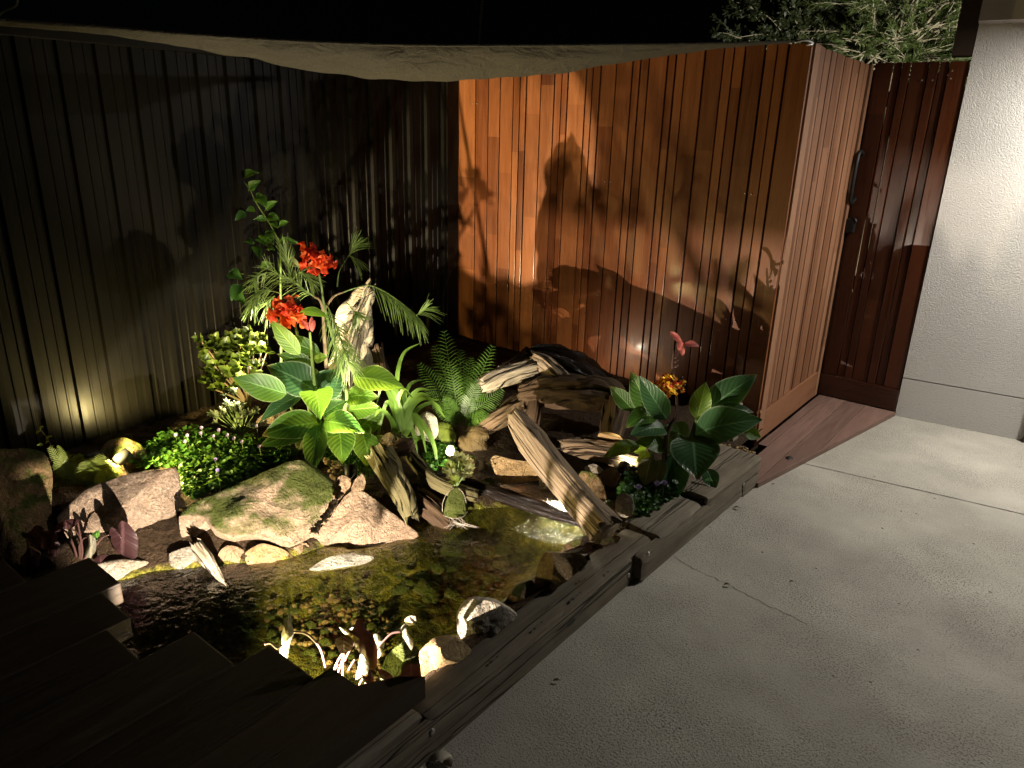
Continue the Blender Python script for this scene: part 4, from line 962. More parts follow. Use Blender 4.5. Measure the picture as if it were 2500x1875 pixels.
# --- strap-leaved plant in the middle
def ribbon(pts, w, n=None, seg=10, taper=.9, fold=.25):
    P_ = [Vector(p) for p in pts]; C = []
    m_ = len(P_)
    for i in range(m_-1):
        p0, p1, p2, p3 = P_[max(0, i-1)], P_[i], P_[i+1], P_[min(m_-1, i+2)]
        for s in range(seg): t = s/seg; C.append(.5*((2*p1)+(p2-p0)*t+(2*p0-5*p1+4*p2-p3)*t*t+(3*p1-p0-3*p2+p3)*t**3))
    C.append(P_[-1]); vs, fs, uv = [], [], []
    for i, c in enumerate(C):
        tg = (C[min(len(C)-1, i+1)]-C[max(0, i-1)]).normalized(); nn = n or facing(c, .4); sd = tg.cross(nn).normalized(); n2 = sd.cross(tg); t = i/(len(C)-1)
        ww = w/2*(1-taper*t**2.2)*(min(1, .45+t*3))
        vs += [c-sd*ww+n2*ww*fold, c, c+sd*ww+n2*ww*fold]; uv += [(0, t), (.5, t), (1, t)]
        if i: a = 3*i; fs += [(a-3, a-2, a+1, a), (a-2, a-1, a+2, a+1)]
    return vs, fs, uv
sb = at(985, 1085, .22); DS = depth(sb)
sp = empty('strap_plant', sb, label='lily-like plant with long arching pale green strap leaves beside the fern', cat='plant')
s2 = lambda q, d=0: pix(*Z2(*q), DS+d)
for i, (pts, wpx) in enumerate([
    ([(1640, 900), (1640, 560), (1690, 360), (1810, 282)], 38), ([(1680, 960), (1660, 780), (1600, 650), (1540, 640)], 44), ([(1690, 960), (1680, 760), (1740, 600), (1830, 560)], 48),
    ([(1690, 960), (1720, 760), (1850, 680), (2010, 850)], 60), ([(1700, 960), (1740, 800), (1830, 710), (1960, 720)], 50), ([(1660, 960), (1620, 800), (1560, 740), (1500, 960), (1525, 1010)], 40),
    ([(1650, 960), (1600, 720), (1530, 610), (1480, 760)], 42), ([(1720, 980), (1760, 840), (1850, 920), (1930, 1080), (1955, 1290)], 56), ([(1720, 980), (1770, 880), (1830, 960), (1865, 1120)], 46),
    ([(1710, 1000), (1730, 900), (1770, 980), (1800, 1130)], 44), ([(1690, 1000), (1700, 960), (1705, 1050), (1700, 1150)], 46), ([(1640, 980), (1590, 850), (1600, 900), (1625, 1060)], 36),
    ([(1690, 960), (1700, 700), (1660, 600), (1620, 640)], 44), ([(1700, 960), (1730, 740), (1800, 640), (1900, 640)], 44), ([(1680, 960), (1640, 760), (1690, 640), (1760, 700)], 44),
    ([(1700, 970), (1800, 790), (1920, 740), (1990, 800)], 40), ([(1660, 970), (1560, 820), (1500, 800), (1470, 850)], 34), ([(1720, 1010), (1800, 1010), (1830, 1000), (1760, 1060)], 34)]):
    v, f, u = ribbon([s2(q, random.Random(i).uniform(-.06, .08)*j/2) for j, q in enumerate(pts)], wpx*.31646*DS/F); mk('leaf', v, f, M['strap'], sp, uv=u)

# --- ferns: each frond is one part
def frond(base, tip, arch, npair, llen, lw, n=None, droop=.25, start=.08, taper=1.0, sag=0.0, one=0, curve=0):
    base, tip = Vector(base), Vector(tip); ax = tip-base; L = ax.length; nn = n or facing((base+tip)/2, .5)
    sd = ax.normalized().cross(nn).normalized(); n2 = sd.cross(ax.normalized())
    A = Acc()
    mid = lambda t: base+ax*t+n2*(arch*L*4*t*(1-t))+sd*(curve*L*4*t*(1-t))-UP*sag*L*t*t
    v, f, u = ribbon([mid(0), mid(.35), mid(.7), mid(1)], .0045, nn, 6); A.add(v, f, u)
    for i in range(npair):
        t = start+(1-start)*i/npair; prof = math.sin(math.pi*min(1, (t*.86+.12)))**.7*taper; ln = llen*prof
        p = mid(t); tg = (mid(min(1, t+.02))-mid(t-.02)).normalized()
        for s in (-1, 1):
            if one and s != one: continue
            d = (sd*s*.86+tg*.5+n2*random.uniform(-.1, .2)).normalized()
            q = p+d*ln-UP*droop*ln*.5
            w_ = lw*(.5+.5*prof); c = d.cross(n2).normalized()*w_/2; m_ = p+d*ln*.5+n2*.06*ln
            A.add([p-c*.6, p+c*.6, m_+c, m_-c, q], [(0, 1, 2, 3), (3, 2, 4)], [(.3, t), (.7, t), (1, t), (0, t), (.5, t)])
    return A
fb = at(1128, 1040, .22); DF = depth(fb)
fe = empty('fern_plant', fb, label='dark green fern with upright comb-like fronds in front of the fence corner', cat='plant')
for i, (tx, ty, dd, ar, bx, by, ll) in enumerate([
    (1083, 803, .1, .03, 1120, 1030, .085), (1205, 840, .06, .03, 1130, 1030, .075), (1022, 885, .0, .10, 1118, 1032, .07), (1150, 870, .14, .03, 1125, 1030, .07), (1228, 948, -.06, .10, 1135, 1030, .075),
    (1040, 950, -.05, .10, 1118, 1035, .06), (1168, 926, -.04, .06, 1128, 1035, .06), (1098, 880, -.02, .06, 1122, 1034, .06), (1060, 840, .08, .06, 1120, 1030, .07), (1195, 1012, -.10, .10, 1132, 1035, .05),
    (1055, 985, -.1, .10, 1120, 1036, .05), (1125, 850, .16, .02, 1124, 1030, .07), (1178, 880, .12, .05, 1128, 1030, .07), (1085, 965, -.08, .08, 1120, 1036, .05)]):
    A = frond(pix(bx, by, DF), pix(tx, ty, DF+dd), ar, 22, ll, .0058, droop=.3); A.build('frond', M['fern'], fe)
of = empty('fern_plant', at(1150, 1060, .2), label='withered brown hanging fern fronds beside the cave opening', cat='plant')
for i, (a, b) in enumerate([((1130, 1052), (1195, 1062)), ((1128, 1060), (1190, 1095)), ((1122, 1062), (1160, 1110)), ((1110, 1050), (1050, 1042)), ((1115, 1058), (1072, 1070)), ((1135, 1062), (1175, 1120)), ((1128, 1066), (1140, 1125))]):
    frond(pix(*a, DF-.06), pix(*b, DF-.1), .15, 18, .05, .006, droop=1.2).build('frond', M['fernold' if i not in (3, 4) else 'fernlit'], of)
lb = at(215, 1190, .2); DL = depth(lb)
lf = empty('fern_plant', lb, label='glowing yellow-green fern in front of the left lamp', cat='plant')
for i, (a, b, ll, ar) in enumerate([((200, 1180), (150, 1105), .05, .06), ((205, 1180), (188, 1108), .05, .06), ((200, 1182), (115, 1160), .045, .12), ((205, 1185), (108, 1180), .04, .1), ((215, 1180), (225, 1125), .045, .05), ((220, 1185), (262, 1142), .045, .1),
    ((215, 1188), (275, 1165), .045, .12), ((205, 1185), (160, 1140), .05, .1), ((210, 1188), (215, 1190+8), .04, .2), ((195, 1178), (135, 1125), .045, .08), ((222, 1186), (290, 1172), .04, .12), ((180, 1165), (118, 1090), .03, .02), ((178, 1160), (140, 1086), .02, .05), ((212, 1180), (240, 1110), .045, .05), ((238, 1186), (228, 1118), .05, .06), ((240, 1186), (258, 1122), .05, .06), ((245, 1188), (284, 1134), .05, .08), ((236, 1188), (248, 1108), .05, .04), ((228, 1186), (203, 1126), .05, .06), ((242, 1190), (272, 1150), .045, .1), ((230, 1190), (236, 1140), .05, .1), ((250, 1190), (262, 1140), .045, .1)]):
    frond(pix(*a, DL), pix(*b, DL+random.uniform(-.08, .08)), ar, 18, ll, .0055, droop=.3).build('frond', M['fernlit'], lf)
wf = empty('wiry_seedling', pix(120, 1090, DL+.1), label='thin wiry seedling with a few narrow leaves above the left boulder', cat='plant')
tube('stem', [pix(135, 1125, DL+.08), pix(125, 1090, DL+.1), pix(112, 1065, DL+.1), pix(92, 1042, DL+.1)], .0012, M['stem_w'], wf, 5)
for b, t in [((98, 1048), (106, 1041)), ((88, 1058), (100, 1052)), ((112, 1072), (128, 1064)), ((105, 1085), (90, 1087)), ((112, 1082), (120, 1078)), ((120, 1095), (132, 1088))]:
    v, f, u = leaf_geo(pix(*b, DL+.1), pix(*t, DL+.08), .012, facing(pix(*b, DL)), .1, .2, .02, 6, 2); mk('leaf', v, f, M['fernlit'], wf, uv=u)

# --- shrub with toothed leaves climbing up the metal fence
vb = at(690, 1010, .24); DV = D0+.34
vi = empty('climbing_shrub', vb, label='slender shrub with toothed green leaves climbing against the metal fence', cat='plant')
v1 = lambda x, y, d=0: pix(*Z1(x, y), DV+d)
tube('stem', [pix(688, 990, DV), pix(686, 760, DV), v1(740, 720), v1(710, 620), v1(650, 510), v1(590, 420), v1(545, 345), v1(505, 260), v1(450, 190)], [.007, .006, .004, .0035, .003, .003, .0025, .002, .0015], M['stem'], vi, 6)
for i, (b, t, w, mt) in enumerate([((455, 160), (580, 132), 62, 'vine'), ((505, 255), (588, 190), 64, 'vine'), ((505, 258), (560, 232), 40, 'vine'), ((560, 330), (635, 400), 92, 'vine'), ((555, 330), (610, 310), 60, 'vine'), ((630, 415), (722, 352), 60, 'vine'), ((545, 415), (475, 430), 55, 'vine'),
    ((640, 480), (740, 500), 80, 'vine'), ((670, 520), (720, 565), 55, 'vine'), ((735, 540), (815, 515), 50, 'vine'), ((635, 490), (530, 495), 44, 'vine'), ((610, 600), (690, 690), 110, 'vine'), ((735, 660), (895, 685), 52, 'vine'), ((640, 720), (700, 730), 50, 'vine'), ((540, 700), (580, 800), 70, 'coverd'),
    ((430, 220), (300, 210), 50, 'coverd'), ((470, 440), (390, 500), 60, 'coverd'), ((590, 870), (690, 830), 60, 'vine'), ((470, 660), (540, 690), 60, 'coverd'), ((350, 900), (450, 960), 90, 'coverd'), ((440, 1000), (360, 1120), 90, 'coverd'), ((560, 640), (640, 700), 70, 'coverd'), ((390, 1050), (480, 1150), 80, 'coverd'), ((800, 800), (905, 870), 60, 'canna_old')]):
    big_leaf(vi, b, t, w, DV, DV-.03, mt, .5, random.Random(i).uniform(-.5, .5), .12, .3, seed=200+i, zm=Z1, peak=.36, wave=.05)
    tube('leaf_stalk', [v1(b[0], b[1]), v1((b[0]*2+680)/3 if b[1] > 560 else b[0]-10, b[1]+14)], .0012, M['stem'], vi, 4, sub=2)

# --- young pine with drooping needle sprays
pb_ = at(850, 1020, .22); DP = D0+.12
pn = empty('young_pine', pb_, label='young pine with drooping sprays of long curved needles behind the red flowers', cat='plant')
def spray(pts, ln, n, spread=1.0, drop=.35, bias=(0, 0), start=.1, dd=0.0, nd=1.0):
    """needle spray along a branch: thin curved strips on both sides; bias = pixel direction the needles lean to"""
    A = Acc(); Q = [pix(*Z1(x, y), DP+dd+(d if len(q) > 2 else 0)) for q in pts for x, y, *r in [q] for d in [r[0] if r else 0]]
    C = []; m_ = len(Q)
    for i in range(m_-1):
        p0, p1, p2, p3 = Q[max(0, i-1)], Q[i], Q[i+1], Q[min(m_-1, i+2)]
        for s in range(8): t = s/8; C.append(.5*((2*p1)+(p2-p0)*t+(2*p0-5*p1+4*p2-p3)*t*t+(3*p1-p0-3*p2+p3)*t**3))
    C.append(Q[-1]); bdir = rt*bias[0]+dn*bias[1]
    v, f, u = tube(None, C, [.0035*(1-.6*i/len(C)) for i in range(len(C))], None, None, 5, sub=1); A.add(v, f, u)
    L = ln*.31646*DP/F
    for i in range(n):
        t = start+(1-start)*(i/n)**.8; k_ = min(len(C)-2, int(t*(len(C)-1))); p = C[k_].lerp(C[k_+1], t*(len(C)-1)-k_)
        tg = (C[k_+1]-C[k_]).normalized(); th = random.uniform(0, 6.28); a = tg.orthogonal().normalized(); b = tg.cross(a)
        d = (a*math.cos(th)+b*math.sin(th))*spread+tg*.75+bdir; d.normalize()
        l = L*random.uniform(.65, 1.05)*(1 if t < .93 else .8); w_ = .0016
        q1 = p+d*l*.5-UP*drop*l*.10; q2 = p+d*l-UP*drop*l*.55; sd = d.cross(facing(p)).normalized()*w_
        A.add([p-sd, p+sd, q1+sd, q1-sd, q2+sd*.3, q2-sd*.3], [(0, 1, 2, 3), (3, 2, 4, 5)], [(.2, 0), (.8, 0), (1, .5), (0, .5), (.6, 1), (.4, 1)])
    return A
for pts, ln, n, sp_, dr, bi, s0 in [
    ([(1180, 1010), (1198, 890), (1275, 760), (1315, 690)], 190, 60, .8, .2, (.4, -.1), .62),
    ([(1275, 770), (1310, 790), (1330, 810)], 150, 16, .5, .4, (.3, .5), .1),
    ([(1225, 1055), (1330, 1018), (1430, 1002), (1540, 1045), (1640, 1110), (1730, 1180), (1800, 1240)], 210, 95, .45, .6, (-.05, .55), .36),
    ([(1790, 1230), (1840, 1200), (1860, 1180)], 170, 34, .8, .3, (.2, .2), .1),
    ([(1250, 1130), (1300, 1190), (1335, 1245)], 150, 44, 1.1, .2, (.15, .1), .55),
    ([(1095, 1140, -.1), (1150, 1260, -.13), (1190, 1380, -.15), (1230, 1500, -.17), (1270, 1600, -.19)], 210, 120, .85, .35, (0, .15), .12),
    ([(1000, 1085), (890, 1010), (780, 940), (640, 870)], 190, 90, .7, .35, (.25, .1), .1),
    ([(820, 930), (800, 830), (770, 720)], 170, 50, .5, .1, (.0, -.3), .1),
    ([(830, 960), (900, 900), (980, 960)], 160, 40, .7, .4, (.3, .1), .1),
    ([(740, 1060), (640, 1040), (560, 1080), (520, 1180)], 150, 80, .8, .6, (-.1, .3), .15),
    ([(700, 1080), (640, 1140), (660, 1230)], 130, 50, .9, .6, (0, .3), .1),
    ([(640, 900), (560, 940), (530, 1000)], 120, 40, .9, .4, (0, .1), .1)]:
    spray(pts, ln, n, sp_, dr, bi, s0).build('needle_spray', M['needle'], pn)
tube('branch', [pix(*Z1(1100, 1700), DP), pix(*Z1(1080, 1400), DP), pix(*Z1(1060, 1150), DP), pix(*Z1(1000, 1085), DP)], [.010, .009, .006, .004], M['stem_w'], pn, 7)
tube('branch', [pix(*Z1(1075, 1200), DP), pix(*Z1(1150, 1090), DP), pix(*Z1(1225, 1055), DP)], [.006, .005, .004], M['stem_w'], pn, 7)

# --- jade plant, silver shrub, umbrella seedling: rosettes of leaves
def rosette(A, c, d, n, ln, w, spread, cup=.2, seed=0, bend=.05):
    rr = random.Random(seed); d = Vector(d).normalized(); a = d.orthogonal().normalized(); b = d.cross(a); t0 = rr.uniform(0, 6)
    for i in range(n):
        th = t0+i*2.4; e = spread*rr.uniform(.7, 1.15); dr = (d*math.cos(e)+(a*math.cos(th)+b*math.sin(th))*math.sin(e)).normalized()
        nn = (d-dr*d.dot(dr)); nn = nn.normalized() if nn.length > .01 else a
        v, f, u = leaf_geo(c, Vector(c)+dr*ln*rr.uniform(.75, 1.1), w*rr.uniform(.8, 1.1), nn, bend, cup, .0, 5, 2, .55, i); A.add(v, f, u)
jb = at(590, 1015, .24); DJ = depth(jb)+.06
jd = empty('jade_plant', jb, label='bushy jade plant with fleshy rounded leaves against the metal fence', cat='plant')
rr = random.Random(5); tips = []
jp = [(80, 250), (600, 180), (660, 480), (560, 520), (420, 660), (210, 670), (110, 540), (160, 400)]
n = 0
while n < 62:
    x, y = rr.uniform(70, 680), rr.uniform(170, 680)
    if not inpoly(x, y, jp): continue
    if any((x-q[0])**2+(y-q[1])**2 < 38**2 for q in tips): 
        if rr.random() < .97: continue
    tips.append((x, y)); n += 1
for i, (x, y) in enumerate(tips):
    c = pix(*Z2(x, y), DJ+rr.uniform(-.07, .09)); A = Acc(); d = (facing(c, .7)+Vector((rr.uniform(-.5, .5), rr.uniform(-.5, .5), rr.uniform(-.2, .4)))).normalized()
    rosette(A, c, d, rr.choice([5, 6, 7]), .044, .029, .95, .3, i); A.build('leaf_cluster', M['jade'], jd)
    if i % 3 == 0: tube('branch', [pix(*Z2(500, 760), DJ), pix(*Z2((x+500)/2, (y+740)/2), DJ+.04), c], [.008, .005, .003], M['stem_w'], jd, 5, sub=4)
vb_ = at(610, 1060, .2); DW = depth(vb_)
sv = empty('silver_shrub', vb_, label='small shrub of silvery pointed leaves below the jade plant', cat='plant')
for i in range(34):
    x, y = rr.gauss(420, 80), rr.gauss(800, 65); 
    if i < 6: x, y = rr.uniform(210, 300), rr.uniform(780, 900)
    c = pix(*Z2(x, y), DW+rr.uniform(-.06, .06)); A = Acc()
    rosette(A, c, (facing(c, .9)+Vector((rr.uniform(-.6, .6), rr.uniform(-.6, .6), 0))), 7, .032, .009, .9, .2, i+300); A.build('leaf_cluster', M['silver'], sv)
    tube('branch', [pix(*Z2(440, 1000), DW), pix(*Z2((x+440)/2, (y+980)/2), DW), c], [.003, .002, .0015], M['stem'], sv, 4, sub=3)
# rock ball with an umbrella seedling
kb = at(1112, 1280, .05)
kr = rock('egg-shaped mossy stone holding a small seedling in the stream', [(1082, 1262), (1088, 1225), (1100, 1196), (1116, 1190), (1130, 1205), (1137, 1240), (1138, 1258), (1120, 1264), (1096, 1266)], (1110, 1266), .07, 14, .035, .05, M['mossrock'], 'planted_stone', 'stone', amp=.03, facets=2)
DK = depth(at(1112, 1266, .07))
us = empty('umbrella_seedling', pix(1113, 1192, DK), label='pale green umbrella-leaved seedling growing on the egg-shaped stone', cat='plant')
for i, (x, y) in enumerate([(1098, 1140), (1110, 1122), (1122, 1118), (1132, 1138), (1142, 1160), (1104, 1158), (1120, 1150), (1090, 1152), (1135, 1125), (1108, 1176), (1124, 1172), (1146, 1148)]):
    c = pix(x, y, DK+rr.uniform(-.04, .05)); tube('stem', [pix(1113, 1194, DK), pix((x+1113)/2, (y+1180)/2, DK), c], .0018, M['stem'], us, 5, sub=4)
    A = Acc(); rosette(A, c, facing(c, 1.0), 7, .034, .013, 1.15, .15, i+400); A.build('leaf_cluster', M['canna_old' if i % 3 else 'fernlit'], us)
wr = empty('wire_cradle', pix(1112, 1262, DK), label='thin pale wire looped round the egg-shaped stone', cat='wire')
tube('wire', [pix(1080, 1250, DK-.03), pix(1081, 1228, DK-.03), pix(1092, 1204, DK-.03), pix(1108, 1192, DK-.02)],   .0010, M['wire'], wr, 5)
tube('wire', [pix(1120, 1192, DK-.03), pix(1132, 1206, DK-.03), pix(1138, 1228, DK-.03)],   .0010, M['wire'], wr, 5)
tube('wire', [pix(1082, 1258, DK-.05), pix(1105, 1266, DK-.06), pix(1130, 1262, DK-.05), pix(1142, 1248, DK-.03)], .0010, M['wire'], wr, 5)
rt_ = empty('root_tangle', pix(1120, 1280, DK-.05), label='tangle of thin pale roots trailing into the water under the egg-shaped stone', cat='roots')
for i in range(14):
    x0 = rr.uniform(1095, 1140); tube('root', [pix(x0, 1264, DK-.04), pix(x0+rr.uniform(-10, 14), 1276, DK-.06), pix(x0+rr.uniform(-25, 55), 1286+rr.uniform(-4, 8), DK-.07)], .0011, M['wire'], rt_, 4, sub=4)

# --- ground covers (uncountable leaves) and violet flowers
def cover(name, spots, r, mat, label, h=.03, tilt=.6):
    VS, FS, UV = [], [], []
    for i, p in enumerate(spots):
        s = r*RNG.uniform(.6, 1.25); c = np.array(p)+[0, 0, RNG.uniform(.2, 1)*h]
        nrm_ = np.array([RNG.normal(0, tilt), RNG.normal(0, tilt), 1]); nrm_ /= np.linalg.norm(nrm_)
        a = np.cross(nrm_, [RNG.normal(), RNG.normal(), .3]); a /= np.linalg.norm(a); b = np.cross(nrm_, a)
        ring = [c-a*s*.3*0-nrm_*s*.25]
        for q in range(7): t = 2*math.pi*(q+.5)/7; ring.append(c+(a*math.cos(t)+b*math.sin(t))*s*(1 if q else .75))
        o = len(VS); VS += ring; UV += [(.5, .5)]+[(.5+.5*math.cos(q), .5+.5*math.sin(q)) for q in range(7)]
        FS += [(o, o+1+q, o+1+(q+1) % 7) for q in range(7)]
    return mk(name, VS, FS, mat, uv=UV, label=label, cat='ground cover', kind='stuff')
covp = [(300, 1140), (330, 1110), (400, 1070), (470, 1058), (560, 1075), (640, 1090), (720, 1110), (700, 1135), (640, 1150), (560, 1190), (470, 1222), (440, 1200), (438, 1150), (380, 1150)]
cover('ground_cover', scatter(covp, 2300, .2, True, .01), .010, M['cover'], 'low carpet of small round violet leaves along the far bank', .05)
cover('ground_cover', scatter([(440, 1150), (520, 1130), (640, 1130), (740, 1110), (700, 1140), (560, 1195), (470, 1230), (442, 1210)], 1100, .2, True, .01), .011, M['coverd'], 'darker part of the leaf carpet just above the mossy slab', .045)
cover('ground_cover', scatter([(1028, 1120), (1050, 1085), (1090, 1075), (1115, 1100), (1110, 1140), (1075, 1165), (1045, 1150)], 900, .2, True, .0), .008, M['cover'], 'bright green moss-like leaves around the second spotlight', .03)
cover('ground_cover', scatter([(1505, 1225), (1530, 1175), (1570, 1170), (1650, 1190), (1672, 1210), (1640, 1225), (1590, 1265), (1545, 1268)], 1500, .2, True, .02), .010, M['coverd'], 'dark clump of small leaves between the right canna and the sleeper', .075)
cover('ground_cover', scatter([(1060, 1180), (1110, 1200), (1080, 1240), (1030, 1200)], 260, .14, True, .0), .007, M['cover'], 'sparse green leaflets on the shaded bank beneath the curved log', .03)
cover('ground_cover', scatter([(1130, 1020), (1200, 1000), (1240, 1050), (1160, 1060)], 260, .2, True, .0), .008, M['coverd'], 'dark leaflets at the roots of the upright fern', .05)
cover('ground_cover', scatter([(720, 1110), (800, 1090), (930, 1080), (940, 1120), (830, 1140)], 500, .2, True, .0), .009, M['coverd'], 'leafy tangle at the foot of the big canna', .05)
def tufts(name, spots, ln, w, mat, label, lean=.6):
    A = Acc()
    for p in spots:
        p = Vector(p); d = Vector((random.gauss(0, lean), random.gauss(0, lean), 1)).normalized(); l = ln*random.uniform(.5, 1.1)
        v, f, u = ribbon([p, p+d*l*.5, p+d*l-UP*l*.12], w, None, 2); A.add(v, f, u)
    return A.build(name, mat, label=label, cat='grass', kind='stuff')
tufts('grass_tuft', scatter([(800, 1130), (830, 1105), (900, 1120), (915, 1170), (880, 1175), (815, 1160)], 420, .2), .06, .0022, M['cover'], 'fine grass around the bright middle spotlight')
tufts('grass_tuft', scatter([(330, 1120), (420, 1090), (560, 1100), (520, 1140), (380, 1145)], 260, .2), .07, .003, M['strap'], 'thin blades standing in the violet carpet')
VF = 'violet flowers over the leaf carpet'
for i, (x, y, lab) in enumerate([(428, 1062, 'violet flower left of the carpet, standing alone above the fern edge'), (457, 1063, 'violet flower, second from the left in the carpet'), (451, 1078, 'violet flower just below the second one from the left'), (492, 1044, 'tallest violet flower near the middle of the carpet'), (490, 1058, 'violet flower just beneath the tallest one'),
        (534, 1050, 'violet flower at the top right of the middle gap'), (521, 1065, 'violet flower on a bent stalk right of the tallest one'), (555, 1062, 'violet flower left of the silvery shrub stems'), (571, 1070, 'violet flower close under the silvery shrub'), (590, 1078, 'violet flower at the right end of the lit row'),
        (526, 1122, 'low violet flower inside the carpet near the slab'), (531, 1148, 'lone violet flower in the shaded carpet'), (633, 1090, 'violet flower hanging beside the big canna leaf'), (626, 1040, 'violet flower beside the rock behind the canna')]):
    p = at(x, y, .27); gp = Vector((p.x, p.y, soil_z(p.x, p.y)))
    e = empty('violet_flower', gp, label=lab, cat='flower', group=VF)
    dV = depth(p); top = p
    tube('stalk', [gp, gp.lerp(top, .6)+Vector((.006, 0, 0)), top], .0012, M['stem'], e, 4, sub=3)
    for j, (ax_, ay_) in enumerate([(0, -7), (6, -4), (5, 4), (-5, 4), (-6, -4)]):
        v, f, u = leaf_geo(top, pix(x+ax_*.7, y+ay_*.7, dV-.004), .0065, facing(top), .1, .2, .0, 5, 2, .6); mk('petal', v, f, M['violet'], e, uv=u)
WF = 'white flowers over the dark clump'
for i, (x, y, lab) in enumerate([(1560, 1188, 'small pale flower on the left of the dark clump by the sleeper'), (1604, 1180, 'small pale flower in the middle of the dark clump by the sleeper'), (1622, 1178, 'small pale flower on the right of the dark clump by the sleeper')]):
    p = at(x, y, .30); e = empty('pale_flower', p, label=lab, cat='flower', group=WF); dV = depth(p)
    tube('stalk', [p-Vector((0, 0, .06)), p], .0012, M['stem'], e, 4, sub=3)
    for j in range(5):
        t = j*1.257; v, f, u = leaf_geo(p, pix(x+8*math.cos(t), y+7*math.sin(t), dV-.004), .010, facing(p), .1, .2, 0, 5, 2, .6); mk('petal', v, f, M['violet'], e, uv=u)

# --- taro in the pond, lamplight and shade put into its leaf colours
def taro_leaf(parent, outline, d, tiltd, mat, bulge=.12):
    """heart-shaped blade following its outline; depth varies across it so that it stands as a bent sheet"""
    n = len(outline); cx = sum(p[0] for p in outline)/n; cy_ = sum(p[1] for p in outline)/n
    ys_ = [p[1] for p in outline]; H_ = max(ys_)-min(ys_); vs, fs, uv = [], [], []
    dense = []
    for i in range(n):
        for s in range(4):
            t = s/4; p0, p1, p2, p3 = outline[i-1], outline[i], outline[(i+1) % n], outline[(i+2) % n]
            dense.append(tuple(.5*(2*p1[k_]+(p2[k_]-p0[k_])*t+(2*p0[k_]-5*p1[k_]+4*p2[k_]-p3[k_])*t*t+(3*p1[k_]-p0[k_]-3*p2[k_]+p3[k_])*t**3) for k_ in (0, 1)))
    m_ = len(dense)
    for r in (0, .25, .5, .75, 1.0):
        for x, y in dense:
            X, Y = cx+(x-cx)*r, cy_+(y-cy_)*r; dd = d+tiltd*(Y-cy_)/H_+bulge*H_/F*d*(r*r)+.006*math.sin(X*.09)*r
            vs.append(pix(X, Y, dd)); uv.append((.5+(X-cx)/(H_*1.6), .5+(Y-cy_)/(H_*1.6)))
    for k_ in range(4):
        for i in range(m_): fs.append((k_*m_+i, k_*m_+(i+1) % m_, (k_+1)*m_+(i+1) % m_, (k_+1)*m_+i))
    o = mk('leaf', vs, fs, M[mat], parent, uv=uv)
    bm = bmesh.new(); bm.from_mesh(o.data); bmesh.ops.remove_doubles(bm, verts=bm.verts, dist=.0003); bm.to_mesh(o.data); bm.free(); o.data.polygons.foreach_set('use_smooth', [True]*len(o.data.polygons))
    return o
tb_ = at(195, 1420, .04); DT = depth(tb_)
ta = empty('taro_plant', tb_, label='dark-leaved taro rising from the water behind the left deck corner', cat='plant')
q3 = zz(0, 1250, .18083)
for ol, dd, td, mt in [
    ([(1500, 210), (1560, 225), (1590, 250), (1600, 170), (1650, 118), (1730, 160), (1800, 240), (1850, 320), (1862, 450), (1850, 580), (1830, 625), (1780, 640), (1690, 615), (1650, 575), (1560, 540), (1555, 500), (1500, 400), (1495, 330), (1470, 300)], .02, .06, 'taro'),
    ([(1205, 315), (1250, 325), (1290, 370), (1300, 440), (1290, 530), (1240, 610), (1130, 668), (1150, 560), (1190, 440)], .0, .03, 'taro_p'),
    ([(1240, 310), (1290, 260), (1340, 252), (1348, 300), (1310, 390), (1290, 360)], .02, .02, 'vine'),
    ([(430, 240), (460, 190), (520, 180), (590, 215), (605, 255), (740, 270), (770, 330), (775, 400), (815, 440), (800, 540), (740, 600), (690, 600), (620, 560), (540, 560), (420, 600), (350, 510), (315, 450), (315, 370), (360, 300)], .03, .08, 'taro'),
    ([(330, 560), (400, 480), (480, 520), (540, 560), (535, 640), (545, 760), (520, 840), (440, 905), (380, 860), (300, 760), (270, 640)], -.03, .05, 'taro'),
    ([(760, 180), (860, 120), (960, 92), (1060, 100), (1075, 130), (1020, 180), (940, 240), (840, 255), (740, 275), (700, 255)], .06, .05, 'taro'),
    ([(690, 470), (760, 430), (810, 480), (800, 560), (740, 610), (690, 610)], .0, .02, 'taro'),
    ([(1270, 640), (1340, 590), (1450, 578), (1420, 620), (1330, 700)], .0, .02, 'taro')]:
    taro_leaf(ta, [q3(*p) for p in ol], DT+dd, td, mt)
t3 = lambda x, y, d=0: pix(*q3(x, y), DT+d)
for pts in [[(1060, 700), (1000, 480), (920, 300), (820, 220), (740, 225)], [(1075, 700), (1080, 560), (1100, 420), (1130, 355), (1190, 345)], [(1100, 700), (1070, 480), (1090, 380), (1040, 280), (960, 215)], [(1120, 660), (1200, 560), (1300, 450), (1380, 350), (1470, 310)],
            [(1090, 690), (1110, 500), (1060, 200), (1050, 140)], [(920, 740), (800, 690), (690, 630), (600, 600)], [(690, 620), (680, 560), (700, 470), (740, 410)]]:
    tube('leaf_stalk', [t3(*p, .02) for p in pts], [.0042, .004, .003, .0025, .002][:len(pts)], M['stem_d'], ta, 6, sub=4)
bb = at(880, 1690, .04); DB = depth(bb)
tb2 = empty('taro_plant', bb, label='near black taro with pale lit leaf backs in the corner between deck and sleeper', cat='plant')
q4 = zz(650, 1450, .18083)
